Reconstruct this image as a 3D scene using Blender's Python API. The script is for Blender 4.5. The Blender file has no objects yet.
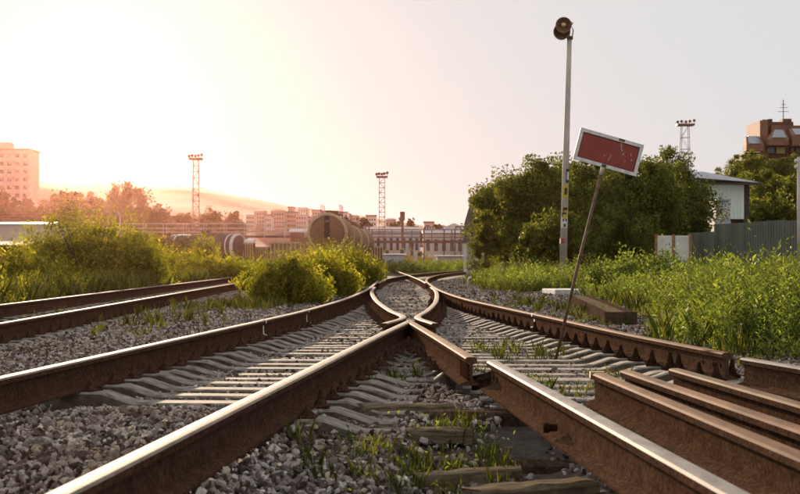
import bpy, math, random
import numpy as np
from mathutils import Vector, Matrix

# ------------------------------------------------------------------ camera, sky, sun, exposure
SC = bpy.context.scene
COL = SC.collection
R = math.radians
SUN_EL, SUN_AZ = 7.2, -11.0           # degrees; azimuth from +Y, negative = to the left
SUN_STRENGTH, SKY_STRENGTH, EXPOSURE = 5.0, 0.065, 1.02
HAZE_DENSITY, HAZE_G = 0.000029, 0.89

cam_d = bpy.data.cameras.new('camera'); cam = bpy.data.objects.new('camera', cam_d); COL.objects.link(cam)
cam.location = (0, 0, 0.78); cam.rotation_euler = (R(90), 0, 0)
cam_d.lens = 72; cam_d.sensor_width = 36; cam_d.shift_y = 0.01875
cam_d.clip_start = 0.1; cam_d.clip_end = 9000
cam_d.dof.use_dof = True; cam_d.dof.focus_distance = 15.0; cam_d.dof.aperture_fstop = 9.0
SC.camera = cam
SC.render.engine = 'CYCLES'
SC.cycles.use_denoising = True
SC.cycles.volume_bounces = 0
SC.cycles.max_bounces = 6
SC.cycles.transmission_bounces = 4
SC.cycles.transparent_max_bounces = 8
SC.cycles.sample_clamp_indirect = 6
SC.view_settings.view_transform = 'Standard'
SC.view_settings.look = 'None'
SC.view_settings.gamma = 1
SC.view_settings.exposure = EXPOSURE
SC.view_settings.use_curve_mapping = False

world = bpy.data.worlds.new('World'); SC.world = world; world.use_nodes = True
wt = world.node_tree; wt.nodes.clear()
wo = wt.nodes.new('ShaderNodeOutputWorld'); bg = wt.nodes.new('ShaderNodeBackground')
sky = wt.nodes.new('ShaderNodeTexSky'); sky.sky_type = 'NISHITA'; sky.sun_disc = False
sky.sun_elevation = R(SUN_EL); sky.sun_rotation = R(SUN_AZ)
sky.altitude = 0; sky.air_density = 1.0; sky.dust_density = 3.0; sky.ozone_density = 2.0
mixs = wt.nodes.new('ShaderNodeMix'); mixs.data_type = 'RGBA'; mixs.inputs[0].default_value = 0.98
mixs.inputs[7].default_value = (5.3, 5.45, 5.6, 1)    # thin bright overcast veil over the clear sky
wt.links.new(sky.outputs[0], mixs.inputs[6]); wt.links.new(mixs.outputs[2], bg.inputs[0])
bg.inputs[1].default_value = SKY_STRENGTH
wt.links.new(bg.outputs[0], wo.inputs[0])

sun_d = bpy.data.lights.new('sun', 'SUN'); sun = bpy.data.objects.new('sun', sun_d); COL.objects.link(sun)
sun_d.energy = SUN_STRENGTH; sun_d.angle = R(0.5); sun_d.color = (1.0, 0.76, 0.54)
sdir = Vector((math.sin(R(SUN_AZ))*math.cos(R(SUN_EL)), math.cos(R(SUN_AZ))*math.cos(R(SUN_EL)), math.sin(R(SUN_EL))))
sun.rotation_euler = sdir.to_track_quat('Z', 'Y').to_euler()
sun.location = (0, 0, 60)

# ------------------------------------------------------------------ helpers
F = 1600.0
rng = np.random.default_rng(7)
random.seed(7)
def X(px, d): return (px-400)/F*d
def Z(py, d): return 0.78+(262-py)/F*d

def tag(o, label=None, cat=None, group=None, kind=None):
    if label: o['label'] = label
    if cat: o['category'] = cat
    if group: o['group'] = group
    if kind: o['kind'] = kind
    return o
def empty(name, loc, label, cat, group=None, rz=0):
    o = bpy.data.objects.new(name, None); COL.objects.link(o); o.location = loc; o.rotation_euler = (0, 0, rz)
    o.empty_display_size = 0.2
    return tag(o, label, cat, group)

def link_mesh(name, me, mats, parent=None, loc=(0, 0, 0)):
    o = bpy.data.objects.new(name, me); COL.objects.link(o); o.location = loc
    for m in (mats if isinstance(mats, (list, tuple)) else [mats]): me.materials.append(m)
    if parent: o.parent = parent
    return o

def np_mesh(name, V, Fa, smooth=False):
    V = np.asarray(V, np.float32); Fa = np.asarray(Fa, np.int32)
    n = Fa.shape[1]
    me = bpy.data.meshes.new(name)
    me.vertices.add(len(V)); me.vertices.foreach_set('co', V.ravel())
    me.loops.add(Fa.size); me.loops.foreach_set('vertex_index', Fa.ravel())
    me.polygons.add(len(Fa)); me.polygons.foreach_set('loop_start', np.arange(0, Fa.size, n, dtype=np.int32))
    me.polygons.foreach_set('loop_total', np.full(len(Fa), n, np.int32))
    me.polygons.foreach_set('use_smooth', np.full(len(Fa), smooth))
    me.update(calc_edges=True)
    return me

class MB:
    def __init__(s): s.v = []; s.f = []; s.m = []
    def add(s, vs, fs, mi=0):
        b = len(s.v); s.v += [tuple(v) for v in vs]; s.f += [tuple(b+i for i in f) for f in fs]; s.m += [mi]*len(fs)
    def box(s, c, sz, rz=0, mi=0, rx=0, ry=0):
        h = [q/2 for q in sz]
        M = Matrix.Rotation(rz, 3, 'Z') @ Matrix.Rotation(ry, 3, 'Y') @ Matrix.Rotation(rx, 3, 'X')
        vs = [M @ Vector((a*h[0], b*h[1], d*h[2]))+Vector(c) for a in (-1, 1) for b in (-1, 1) for d in (-1, 1)]
        s.add(vs, [(0, 1, 3, 2), (4, 6, 7, 5), (0, 4, 5, 1), (2, 3, 7, 6), (0, 2, 6, 4), (1, 5, 7, 3)], mi)
    def b2(s, x0, x1, y0, y1, z0, z1, mi=0):
        s.box(((x0+x1)/2, (y0+y1)/2, (z0+z1)/2), (abs(x1-x0), abs(y1-y0), abs(z1-z0)), mi=mi)
    def tube(s, pts, r, n=8, mi=0, caps=True):
        pts = [Vector(p) for p in pts]; rs = r if isinstance(r, (list, tuple)) else [r]*len(pts)
        rings = []
        for i, p in enumerate(pts):
            t = (pts[min(i+1, len(pts)-1)]-pts[max(i-1, 0)]).normalized()
            a = t.cross(Vector((0, 0, 1))) if abs(t.z) < .95 else t.cross(Vector((0, 1, 0)))
            a.normalize(); b = t.cross(a)
            rings.append([p+(a*math.cos(2*math.pi*k/n)+b*math.sin(2*math.pi*k/n))*rs[i] for k in range(n)])
        vs = [v for q in rings for v in q]; fs = []
        for i in range(len(pts)-1):
            for k in range(n):
                k2 = (k+1) % n; fs.append((i*n+k, i*n+k2, (i+1)*n+k2, (i+1)*n+k))
        if caps: fs.append(tuple(range(n))[::-1]); fs.append(tuple((len(pts)-1)*n+k for k in range(n)))
        s.add(vs, fs, mi)
    def bar(s, a, b, w, mi=0):
        s.tube([a, b], w*.7, 4, mi)
    def sweep(s, prof, pts, mi=0, pm=None, caps=True):
        """prof: list of (lateral, up); pts: 3D path; frame is kept upright"""
        n = len(prof); vs = []; fs = []; ms = []
        pts = [Vector(p) for p in pts]
        for i, p in enumerate(pts):
            t = pts[min(i+1, len(pts)-1)]-pts[max(i-1, 0)]; t.z = 0; t.normalize()
            l = Vector((t.y, -t.x, 0))
            vs += [p+l*u+Vector((0, 0, w)) for u, w in prof]
        b = len(s.v); s.v += [tuple(v) for v in vs]
        for i in range(len(pts)-1):
            for k in range(n):
                k2 = (k+1) % n
                s.f.append((b+i*n+k, b+(i+1)*n+k, b+(i+1)*n+k2, b+i*n+k2)); s.m.append(pm[k] if pm else mi)
        if caps:
            s.f.append(tuple(b+k for k in range(n))); s.m.append(mi)
            s.f.append(tuple(b+(len(pts)-1)*n+k for k in range(n))[::-1]); s.m.append(mi)
    def mesh(s, name, off=(0, 0, 0), smooth=False):
        me = bpy.data.meshes.new(name)
        me.from_pydata([(v[0]-off[0], v[1]-off[1], v[2]-off[2]) for v in s.v], [], s.f)
        me.polygons.foreach_set('material_index', s.m)
        if smooth: me.polygons.foreach_set('use_smooth', [True]*len(s.f))
        me.update(); return me
    def build(s, name, mats, parent=None, smooth=False, centre=False):
        """centre: put the origin at the foot of the mesh (top-level things)"""
        off = (0, 0, 0)
        if centre:
            a = np.array(s.v); off = ((a[:, 0].min()+a[:, 0].max())/2, (a[:, 1].min()+a[:, 1].max())/2, a[:, 2].min())
        return link_mesh(name, s.mesh(name, off, smooth), mats, parent, off)

def smooth_angle(o, deg=40):
    for p in o.data.polygons: p.use_smooth = True
    try: o.data.set_sharp_from_angle(angle=R(deg))
    except Exception: pass

def catmull(pts, step=0.5):
    P = [np.array(p, float) for p in pts]; P = [2*P[0]-P[1]]+P+[2*P[-1]-P[-2]]
    out = []
    for i in range(1, len(P)-2):
        a, b, c, d = P[i-1:i+3]; L = np.linalg.norm(c-b); n = max(1, int(L/step))
        # centripetal parametrisation keeps uneven spacing smooth
        t0 = 0; t1 = t0+np.linalg.norm(b-a)**.5; t2 = t1+L**.5; t3 = t2+np.linalg.norm(d-c)**.5
        for k in range(n):
            t = t1+(t2-t1)*k/n
            A1 = (t1-t)/(t1-t0)*a+(t-t0)/(t1-t0)*b; A2 = (t2-t)/(t2-t1)*b+(t-t1)/(t2-t1)*c; A3 = (t3-t)/(t3-t2)*c+(t-t2)/(t3-t2)*d
            B1 = (t2-t)/(t2-t0)*A1+(t-t0)/(t2-t0)*A2; B2 = (t3-t)/(t3-t1)*A2+(t-t1)/(t3-t1)*A3
            out.append((t2-t)/(t2-t1)*B1+(t-t1)/(t2-t1)*B2)
    out.append(P[-2]); return np.array(out)

# ------------------------------------------------------------------ materials
def hexc(c): return (c[0], c[1], c[2], 1)
class NT:
    def __init__(s, name):
        s.m = bpy.data.materials.new(name); s.m.use_nodes = True; s.t = s.m.node_tree
        s.b = s.t.nodes['Principled BSDF']; s.o = s.t.nodes['Material Output']
    def n(s, typ, **kw):
        q = s.t.nodes.new(typ)
        for k, v in kw.items(): setattr(q, k, v)
        return q
    def l(s, a, b): s.t.links.new(a, b)
    def coord(s, which='Object', scale=(1, 1, 1)):
        if which == 'World': c = s.n('ShaderNodeNewGeometry').outputs['Position']
        else: c = s.n('ShaderNodeTexCoord').outputs[which]
        mp = s.n('ShaderNodeMapping'); mp.inputs['Scale'].default_value = scale; s.l(c, mp.inputs[0]); return mp.outputs[0]
    def noise(s, vec, scale, detail=4, rough=.55):
        q = s.n('ShaderNodeTexNoise'); q.inputs['Scale'].default_value = scale; q.inputs['Detail'].default_value = detail
        q.inputs['Roughness'].default_value = rough; s.l(vec, q.inputs['Vector']); return q.outputs['Fac']
    def ramp(s, fac, stops):
        q = s.n('ShaderNodeValToRGB'); s.l(fac, q.inputs[0]); e = q.color_ramp.elements
        while len(e) < len(stops): e.new(0.5)
        for i, (p, c) in enumerate(stops): e[i].position = p; e[i].color = hexc(c) if len(c) == 3 else c
        return q.outputs[0]
    def mix(s, fac, a, b, mode='MIX'):
        q = s.n('ShaderNodeMix', data_type='RGBA', blend_type=mode)
        for v, i in ((fac, 0), (a, 6), (b, 7)):
            if isinstance(v, (int, float)): q.inputs[i].default_value = v
            elif isinstance(v, tuple): q.inputs[i].default_value = hexc(v)
            else: s.l(v, q.inputs[i])
        return q.outputs[2]
    def bump(s, h, strength=.4, dist=.02):
        q = s.n('ShaderNodeBump'); q.inputs['Strength'].default_value = strength; q.inputs['Distance'].default_value = dist
        s.l(h, q.inputs['Height']); s.l(q.outputs[0], s.b.inputs['Normal'])
    def setc(s, c, rough=.8, metal=0, spec=None):
        if isinstance(c, tuple): s.b.inputs['Base Color'].default_value = hexc(c)
        else: s.l(c, s.b.inputs['Base Color'])
        s.b.inputs['Roughness'].default_value = rough; s.b.inputs['Metallic'].default_value = metal
        if spec is not None: s.b.inputs['Specular IOR Level'].default_value = spec
        return s.m

def mat_noise(name, c1, c2, scale=3, rough=.85, metal=0, bump=.3, dist=.01, coord='Object', cs=(1, 1, 1), spec=None, detail=5):
    q = NT(name); v = q.coord(coord, cs); f = q.noise(v, scale, detail)
    col = q.ramp(f, [(.3, c1), (.7, c2)])
    if bump: q.bump(q.noise(v, scale*4, 4), bump, dist)
    return q.setc(col, rough, metal, spec)

def mat_leaf(name, dark, mid, light, trans=.45, rough=.55):
    q = NT(name)
    g = q.n('ShaderNodeNewGeometry')
    pos = q.noise(q.coord('World'), .9, 3)
    a = q.ramp(g.outputs['Random Per Island'], [(0, dark), (.5, mid), (1, light)])
    b = q.ramp(pos, [(.35, (.5, .52, .55)), (.65, (1.35, 1.3, 1.1))])
    col = q.mix(1.0, a, b, 'MULTIPLY')
    q.setc(col, rough, 0, .12)
    tr = q.n('ShaderNodeBsdfTranslucent'); q.l(q.mix(1.0, col, (1.45, 1.4, .6), 'MULTIPLY'), tr.inputs[0])
    mx = q.n('ShaderNodeMixShader'); mx.inputs[0].default_value = trans
    q.l(q.b.outputs[0], mx.inputs[1]); q.l(tr.outputs[0], mx.inputs[2]); q.l(mx.outputs[0], q.o.inputs[0])
    return q.m

def mat_rust(name, c1, c2, c3, rough=.55, stretch=True, metal=0):
    q = NT(name); v = q.coord('World', (1, .6, 1.1) if stretch else (1, 1, 1))
    f = q.noise(v, 13, 8, .78); f2 = q.noise(q.coord('World'), 60, 4, .7)
    col = q.ramp(f, [(.25, c1), (.5, c2), (.8, c3)])
    spk = q.ramp(f2, [(.38, (.35, .3, .27)), (.6, (1.3, 1.2, 1.1))])
    col = q.mix(.8, col, spk, 'MULTIPLY')
    q.bump(f2, .2, .002)
    rr = q.n('ShaderNodeMapRange'); q.l(f, rr.inputs[0]); rr.inputs[3].default_value = rough-.12; rr.inputs[4].default_value = rough+.2
    m = q.setc(col, rough, metal, 0.0); q.l(rr.outputs[0], q.b.inputs['Roughness']); return m

M = {}
M['rail_side'] = mat_rust('rail side rust', (.045, .026, .019), (.080, .044, .031), (.125, .070, .048), .8)
M['rail_lit'] = mat_rust('rail brown rust', (.055, .034, .023), (.098, .058, .038), (.165, .102, .068), .9)
M['rail_top'] = mat_noise('worn rail head', (.18, .135, .10), (.34, .27, .21), 25, .75, 0, .2, .001, 'World', (1, .2, 1), .07)
M['rail_top_grey'] = mat_noise('dull grey rail head', (.16, .14, .125), (.34, .31, .285), 18, .7, 0, .3, .002, 'World', (1, .25, 1), .05)
M['rail_top_rust'] = mat_noise('rusty rail head', (.11, .058, .034), (.28, .15, .085), 14, .8, 0, .3, .002, 'World', (1, .2, 1), .03)
M['rail_top_brown'] = mat_noise('brown rail head', (.09, .052, .03), (.24, .15, .085), 14, .75, 0, .3, .002, 'World', (1, .2, 1), .03)
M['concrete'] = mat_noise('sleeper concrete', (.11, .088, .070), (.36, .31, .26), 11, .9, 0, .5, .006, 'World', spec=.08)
M['concrete_shade'] = mat_noise('concrete with painted shade', (.05, .036, .026), (.15, .12, .095), 13, .95, 0, .5, .006, 'World', spec=.1)  # darker concrete: the shade on the sleeper sides is put into the colour
M['clip'] = mat_rust('clip rust', (.018, .011, .008), (.04, .021, .014), (.075, .04, .022), .7, False)
M['white_paint'] = mat_noise('weathered white paint', (.48, .45, .40), (.78, .75, .70), 22, .7, 0, .2, .002)
M['timber'] = mat_noise('weathered timber', (.08, .055, .035), (.27, .21, .14), 7, .95, 0, .6, .01, 'Object', (1, 9, 9), 0)
M['dark_timber'] = mat_noise('dark creosoted timber', (.04, .027, .019), (.13, .082, .056), 6, .95, 0, .6, .01, 'Object', (9, 1, 9), 0)

def stone_mat():
    q = NT('ballast stone'); g = q.n('ShaderNodeNewGeometry')
    a = q.ramp(g.outputs['Random Per Island'], [(0, (.05, .035, .028)), (.3, (.14, .11, .095)), (.6, (.27, .235, .215)), (.82, (.44, .41, .39)), (.95, (.42, .35, .25)), (1, (.66, .63, .59))])
    n2 = q.noise(q.coord('World'), 1.1, 4)
    b = q.ramp(n2, [(.35, (.88, .76, .68)), (.62, (1.15, 1.13, 1.12))])
    n3 = q.ramp(q.noise(q.coord('World'), 70, 3), [(.3, (.75, .72, .7)), (.7, (1.15, 1.15, 1.15))])
    q.bump(q.noise(q.coord('World'), 120, 3), .4, .004)
    return q.setc(q.mix(1, q.mix(1, a, b, 'MULTIPLY'), n3, 'MULTIPLY'), .9, 0, .08)
M['stone'] = stone_mat()

def ground_mat():
    q = NT('ground'); v = q.coord('World')
    f = q.noise(v, 14, 6, .7)
    soil = q.ramp(f, [(.3, (.05, .036, .028)), (.7, (.16, .125, .10))])
    g = q.noise(v, .08, 6, .6)
    grass = q.ramp(q.noise(v, 3, 6, .7), [(.3, (.045, .055, .018)), (.7, (.13, .13, .05))])
    sx = q.n('ShaderNodeSeparateXYZ'); q.l(q.n('ShaderNodeNewGeometry').outputs['Position'], sx.inputs[0])
    mr = q.n('ShaderNodeMapRange'); q.l(sx.outputs[1], mr.inputs[0]); mr.inputs[1].default_value = 70; mr.inputs[2].default_value = 110
    q.bump(f, .8, .03)
    return q.setc(q.mix(mr.outputs[0], soil, grass), .95, 0, .2)
M['ground'] = ground_mat()
M['hill'] = mat_noise('dry hill grass', (.07, .045, .04), (.14, .095, .085), .012, .95, 0, 0, 0, 'World', spec=.1, detail=8)
M['hill_green'] = mat_noise('green slope', (.04, .045, .018), (.09, .085, .03), .2, .95, 0, 0, 0, 'World', spec=.1)

M['leaf_tree'] = mat_leaf('tree leaves', (.045, .060, .014), (.10, .118, .026), (.21, .21, .05), .45)
M['leaf_bush'] = mat_leaf('bush leaves', (.09, .10, .014), (.18, .19, .024), (.34, .30, .04), .6)
M['leaf_weed'] = mat_leaf('weed leaves', (.05, .075, .02), (.10, .14, .034), (.21, .24, .07), .48)
M['leaf_grass'] = mat_leaf('grass blades', (.05, .07, .016), (.11, .135, .03), (.26, .25, .08), .5)
M['leaf_far'] = mat_leaf('far foliage', (.03, .032, .010), (.06, .055, .016), (.10, .085, .025), .35)
M['bark'] = mat_noise('bark', (.04, .03, .022), (.11, .085, .06), 6, .95, 0, .5, .02)

# ------------------------------------------------------------------ rail lines (ground plan, metres)
ND = np.array
def line_x(pts):
    c = catmull(pts, .5); ys = c[:, 1]; xs = c[:, 0]
    return lambda y: float(np.interp(y, ys, xs))
C_pts = [(-2.50, 3.0), (-2.12, 8.0), (-1.68, 13.5), (-1.41, 16.8), (-1.18, 20.1), (-.90, 26.4), (-.72, 36.0), (-.70, 44), (-.72, 53), (-.90, 67), (-1.45, 118), (-2.5, 180)]
D_pts = [(-.985, 3.0), (-.545, 8.5), (-.15, 13.5), (.095, 16.4)]
E_pts = [(.10, 16.35), (.28, 13.2), (.45, 10.1)]
E2_pts = [(.565, 9.75), (.93, 3.3)]
F_pts = [(2.17, 10.6), (1.92, 13.4), (1.68, 17.0), (1.37, 21.5), (1.08, 26.2), (.87, 34), (.82, 43), (.86, 52), (1.15, 62), (2.2, 80), (4.6, 104), (9, 135)]
Db_pts = [(.345, 15.7), (.195, 17.5), (.33, 19.8), (.55, 24.6), (.745, 33), (.76, 38.5)]
Eb_pts = [(-.16, 15.7), (.035, 17.5), (-.12, 20.0), (-.36, 25.0), (-.58, 33), (-.62, 38.5)]
Dp_pts = [(.75, 46), (.70, 53), (.45, 70), (-.15, 105), (-1.0, 180)]
Ep_pts = [(-.62, 46), (-.52, 56), (.05, 69), (1.1, 84), (3.2, 104), (7.6, 135)]
A_pts = [(-5.35, 10), (-5.65, 22.6), (-5.95, 34), (-6.3, 50), (-6.75, 70), (-7.3, 95)]
B_pts = [(-3.80, 10), (-4.12, 22.6), (-4.42, 34), (-4.78, 50), (-5.22, 70), (-5.78, 95)]
Cx, Fx = line_x(C_pts), line_x(F_pts)
Dx = line_x(D_pts+Db_pts[2:]); Ax = line_x(A_pts); Bx = line_x(B_pts)
Ex = line_x((E_pts+[(.92, 3.3)])[::-1] + Eb_pts[2:])

def sstep(t):
    t = np.clip(t, 0, 1); return t*t*(3-2*t)
def vnoise(x, y, s, seed=0):
    return (np.sin(x*s*1.3+seed)*np.cos(y*s*1.1+seed*2.1)+.5*np.sin(x*s*2.7+y*s*1.9+seed*3)+.25*np.cos(x*s*5.3-y*s*4.1+seed))/1.75
_ys = np.arange(0, 200, .5)
_C = np.array([Cx(y) for y in _ys]); _F = np.array([Fx(y) for y in _ys]); _D = np.array([Dx(y) for y in _ys])
_E = np.array([Ex(y) for y in _ys]); _A = np.array([Ax(y) for y in _ys]); _B = np.array([Bx(y) for y in _ys])
def gz(x, y):
    """ground / ballast base level"""
    x = np.asarray(x, float); y = np.asarray(y, float)
    yc = np.clip(y, 0, 199)
    c = np.interp(yc, _ys, _C); f = np.interp(yc, _ys, _F); d = np.interp(yc, _ys, _D); e = np.interp(yc, _ys, _E)
    z = np.full(np.broadcast(x, y).shape, -.10)
    z = z+.012*vnoise(x, y, 2.0, 1)
    # ballast shoulder left of the main track
    z = z+.05*sstep((c-.45-x)/.4)*sstep((x+4.0+.02*y)/.5)
    # loose stones heaped over the sleepers near the camera, left
    z = z+.07*sstep((9.4-y)/1.0)*sstep((d+.32-x)/.25)*sstep((x-c)/.3)
    # trackside pit below the broken rail
    z = z-.13*sstep((8.7-y)/.8)*sstep((x-(d+.55))/.25)*sstep((1.1-x)/.4)*sstep(y/3)
    # shoulder right of the main track
    z = z+.07*sstep((x-f-.35)/.5)*sstep(y/14)
    # open ground
    z = z+.05*sstep((x-f-1.5)/3)+.06*vnoise(x, y, .35, 5)*sstep((np.abs(x)-6)/5)
    # slope that carries the brick house
    yy = np.maximum(y, 1)
    z = z+9.0*sstep((x/yy-.192)/.035)*sstep((y-85)/125)
    return z

# ------------------------------------------------------------------ ground sheet
def grow(a, b, s0, g):
    out = [a]; s = s0
    while out[-1] < b: out.append(out[-1]+s); s *= g
    return np.array(out)
gxp = grow(0, 1500, .05, 1.035); gx = np.concatenate([-gxp[::-1], gxp[1:]])
gy = np.concatenate([np.array([-60, -20, -8, -3]), grow(0, 2600, .10, 1.018)])
XX, YY = np.meshgrid(gx, gy); ZZ = gz(XX, YY)-.025*(YY < 80)
V = np.stack([XX, YY, ZZ], -1).reshape(-1, 3); nx = len(gx); ny = len(gy)
I = np.arange(nx*ny).reshape(ny, nx)
Fq = np.stack([I[:-1, :-1], I[:-1, 1:], I[1:, 1:], I[1:, :-1]], -1).reshape(-1, 4)
o = link_mesh('ground', np_mesh('ground', V, Fq, True), M['ground']); tag(o, kind='structure')

# hills behind the town
ridge = [(-900, 186), (-300, 183), (0, 181), (40, 181), (70, 185), (100, 184), (130, 189), (190, 190), (225, 197), (250, 202), (280, 209), (320, 214), (360, 219), (400, 224), (440, 229), (500, 236), (600, 242), (900, 246), (1600, 244)]
cols = np.linspace(-900, 1600, 250); rz = np.interp(cols, [a for a, b in ridge], [b for a, b in ridge])
ds = np.linspace(280, 1160, 40); Vh = []
for d in ds:
    t = sstep(np.array((d-300)/750.)) if d <= 1050 else 1-.3*(d-1050)/110
    top = (262-rz)/F*1050+.78
    x = (cols-400)/F*d
    z = -2+(top+2)*t+vnoise(x, np.full_like(x, d), .018, 3)*1.4*min(1, t*3)+vnoise(x, np.full_like(x, d), .075, 4)*.45*min(1, t*3)
    Vh.append(np.stack([x, np.full_like(x, d), z], -1))
Vh = np.array(Vh).reshape(-1, 3); I = np.arange(len(Vh)).reshape(len(ds), len(cols))
Fq = np.stack([I[:-1, :-1], I[:-1, 1:], I[1:, 1:], I[1:, :-1]], -1).reshape(-1, 4)
o = link_mesh('hills', np_mesh('hills', Vh, Fq, True), M['hill']); tag(o, kind='structure')
def hill_z(px, d):
    top = (262-np.interp(px, [a for a, b in ridge], [b for a, b in ridge]))/F*1050+.78
    return float(-2+(top+2)*sstep((d-300)/750.))

# ------------------------------------------------------------------ rails
RP = [(-.075, 0), (.075, 0), (.075, .011), (.045, .020), (.012, .032), (.009, .06), (.009, .12), (.013, .133), (.0365, .143),
      (.0375, .168), (.031, .177), (.016, .180), (-.016, .180), (-.031, .177), (-.0375, .168), (-.0365, .143), (-.013, .133), (-.009, .12), (-.009, .06), (-.012, .032), (-.045, .020), (-.075, .011)]
RM = [0]*len(RP)
for k in (9, 10, 11, 12, 13): RM[k] = 1
def rail(name, pts, label, cat, side, top, z0=0.0, step=.6, raw3=None, group=None, marks=(), scale=1.0):
    mb = MB()
    p3 = raw3 if raw3 else [(p[0], p[1], z0) for p in catmull(pts, step)]
    mb.sweep([(a*scale, b*scale) for a, b in RP], p3, pm=RM)
    o = mb.build(name, [side, top], centre=True); smooth_angle(o, 35)
    tag(o, label, cat, group)
    for (x, y, hd) in marks:      # painted joint bands wrapped round the rail
        m = MB(); c, s = math.cos(hd), math.sin(hd)
        m.sweep([(a*1.06, b*1.015+.001) for a, b in RP], [(x-s*.03, y-c*.03, z0), (x+s*.03, y+c*.03, z0)])
        j = m.build('painted_band', M['white_paint']); j.location = Vector(j.location)-Vector(o.location); j.parent = o
        tag(j, 'white painted band round the rail')
    return o
S, SL, T = M['rail_side'], M['rail_lit'], M['rail_top']
def hd(fn, y): return math.atan((fn(y+.5)-fn(y-.5)))
rC = rail('long_rail', C_pts, 'long curved left rail of the main track with two white painted bands', 'rail', S, T, marks=[(Cx(16.6), 16.6, hd(Cx, 16.6)), (Cx(20.1), 20.1, hd(Cx, 20.1))])
rD = rail('crossing_rail', D_pts, 'shiny rail running from the bottom left corner up to the crossing point', 'rail', S, T)
rE = rail('crossing_rail', E_pts, 'short rusty rail from the crossing point to the broken joint in the middle', 'rail', SL, M['rail_top_rust'])
rF = rail('long_rail', F_pts, 'rusty right rail of the main track passing behind the leaning sign', 'rail', SL, M['rail_top_rust'], marks=[(Fx(18.6), 18.6, hd(Fx, 18.6))])
rail('wing_rail', Db_pts, 'polished wing and blade rail curving right beyond the crossing point', 'rail', S, T, step=.3)
rail('wing_rail', Eb_pts, 'polished wing and blade rail curving left beyond the crossing point', 'rail', S, T, step=.3)
rail('far_rail', Dp_pts, 'thin far rail running straight to the horizon beyond the points', 'rail', S, T)
rail('far_rail', Ep_pts, 'thin far rail curving off to the right beyond the points', 'rail', S, T, z0=-.004)
rail('siding_rail', A_pts, 'farther rail of the overgrown left siding by the bushes', 'rail', S, T)
rail('siding_rail', B_pts, 'nearer rail of the overgrown left siding along the ballast', 'rail', S, T)
# broken rail, lifted at its near end
rE2 = rail('broken_rail', None, 'broken brown rail with a dull grey head across the bottom right foreground', 'rail', SL, M['rail_top_grey'], raw3=[(E2_pts[0][0]+(E2_pts[1][0]-E2_pts[0][0])*t, 9.75+(3.3-9.75)*t, .0) for t in np.linspace(0, 1, 14)][::-1], )
mb = MB(); mb.tube([(-.012, 0, 0), (-.05, 0, 0)], .016, 8); mb.tube([(-.048, 0, 0), (-.072, 0, 0)], .025, 6)
b = mb.build('bolt', M['clip']); b.parent = rE2; b.location = Vector((.70, 7.0, .055))-Vector(rE2.location)
for y in (9.6, 9.42):
    mb = MB(); mb.tube([(.0, 0, 0), (-.014, 0, 0)], .016, 8); b = mb.build('bolt_hole', M['clip']); b.parent = rE2
    b.location = Vector((.565+(9.75-y)*.0566, y, .085))-Vector(rE2.location)
# joint plate where the short rail stops
mb = MB(); mb.box((0, 0, 0), (.03, .5, .1)); b = mb.build('joint_plate', M['clip']); b.parent = rE; b.location = Vector((.425, 10.35, .085))-Vector(rE.location); b.rotation_euler = (0, 0, .053)
jb = MB(); jb.b2(-.012, .012, -.27, .27, -.045, .045)
for v_ in (-.18, -.06, .06, .18): jb.tube([(-.012, v_, 0), (-.045, v_, 0)], .016, 6)
o = jb.build('splice_bar', M['clip']); o.location = (.545, 9.98, .045); o.rotation_euler = (R(-9), R(8), .26); tag(o, 'loose dark splice bar lying in the gap of the broken rail', 'splice bar')
# stored rails, lower right
def stored(p, q, lab, top, side=SL, z=0.0):
    return rail('stored_rail', None, lab, 'rail', side, top, raw3=[(p[0]+(q[0]-p[0])*t, p[1]+(q[1]-p[1])*t, z) for t in np.linspace(0, 1, 10)][::-1], group='loose rails stored beside the track')
stored((1.075, 8.75), (1.33, 3.4), 'nearest of the stored loose rails, with a yellow daubed cut end', M['rail_top_rust'])
mb = MB(); mb.b2(-.039, .039, -.003, .05, .150, .183); b = mb.build('paint_daub', mat_noise('yellow daub', (.35, .26, .08), (.6, .45, .15), 30, .7)); st = [o for o in COL.objects if o.name.startswith('stored_rail')][0]
b.parent = st; b.location = Vector((1.075, 8.702, 0))-Vector(st.location)
stored((1.26, 8.9), (1.60, 3.4), 'thin rusty stored rail lying just behind the nearest one', M['rail_top_rust'])
stored((1.555, 9.05), (1.93, 3.4), 'brown stored rail lying third from the front beside the main track', M['rail_top_brown'])
stored((2.17, 10.05), (2.85, 5.5), 'short grey topped rail beyond the cut rail end at the right edge', M['rail_top_grey'])
# holes in the cut end of the right main rail
for y in (10.72, 10.9, 11.15):
    mb = MB(); mb.tube([(.0, 0, 0), (-.014, 0, 0)], .015, 8); b = mb.build('bolt_hole', M['clip']); b.parent = rF
    b.location = Vector((Fx(y), y, .085))-Vector(rF.location)

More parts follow.
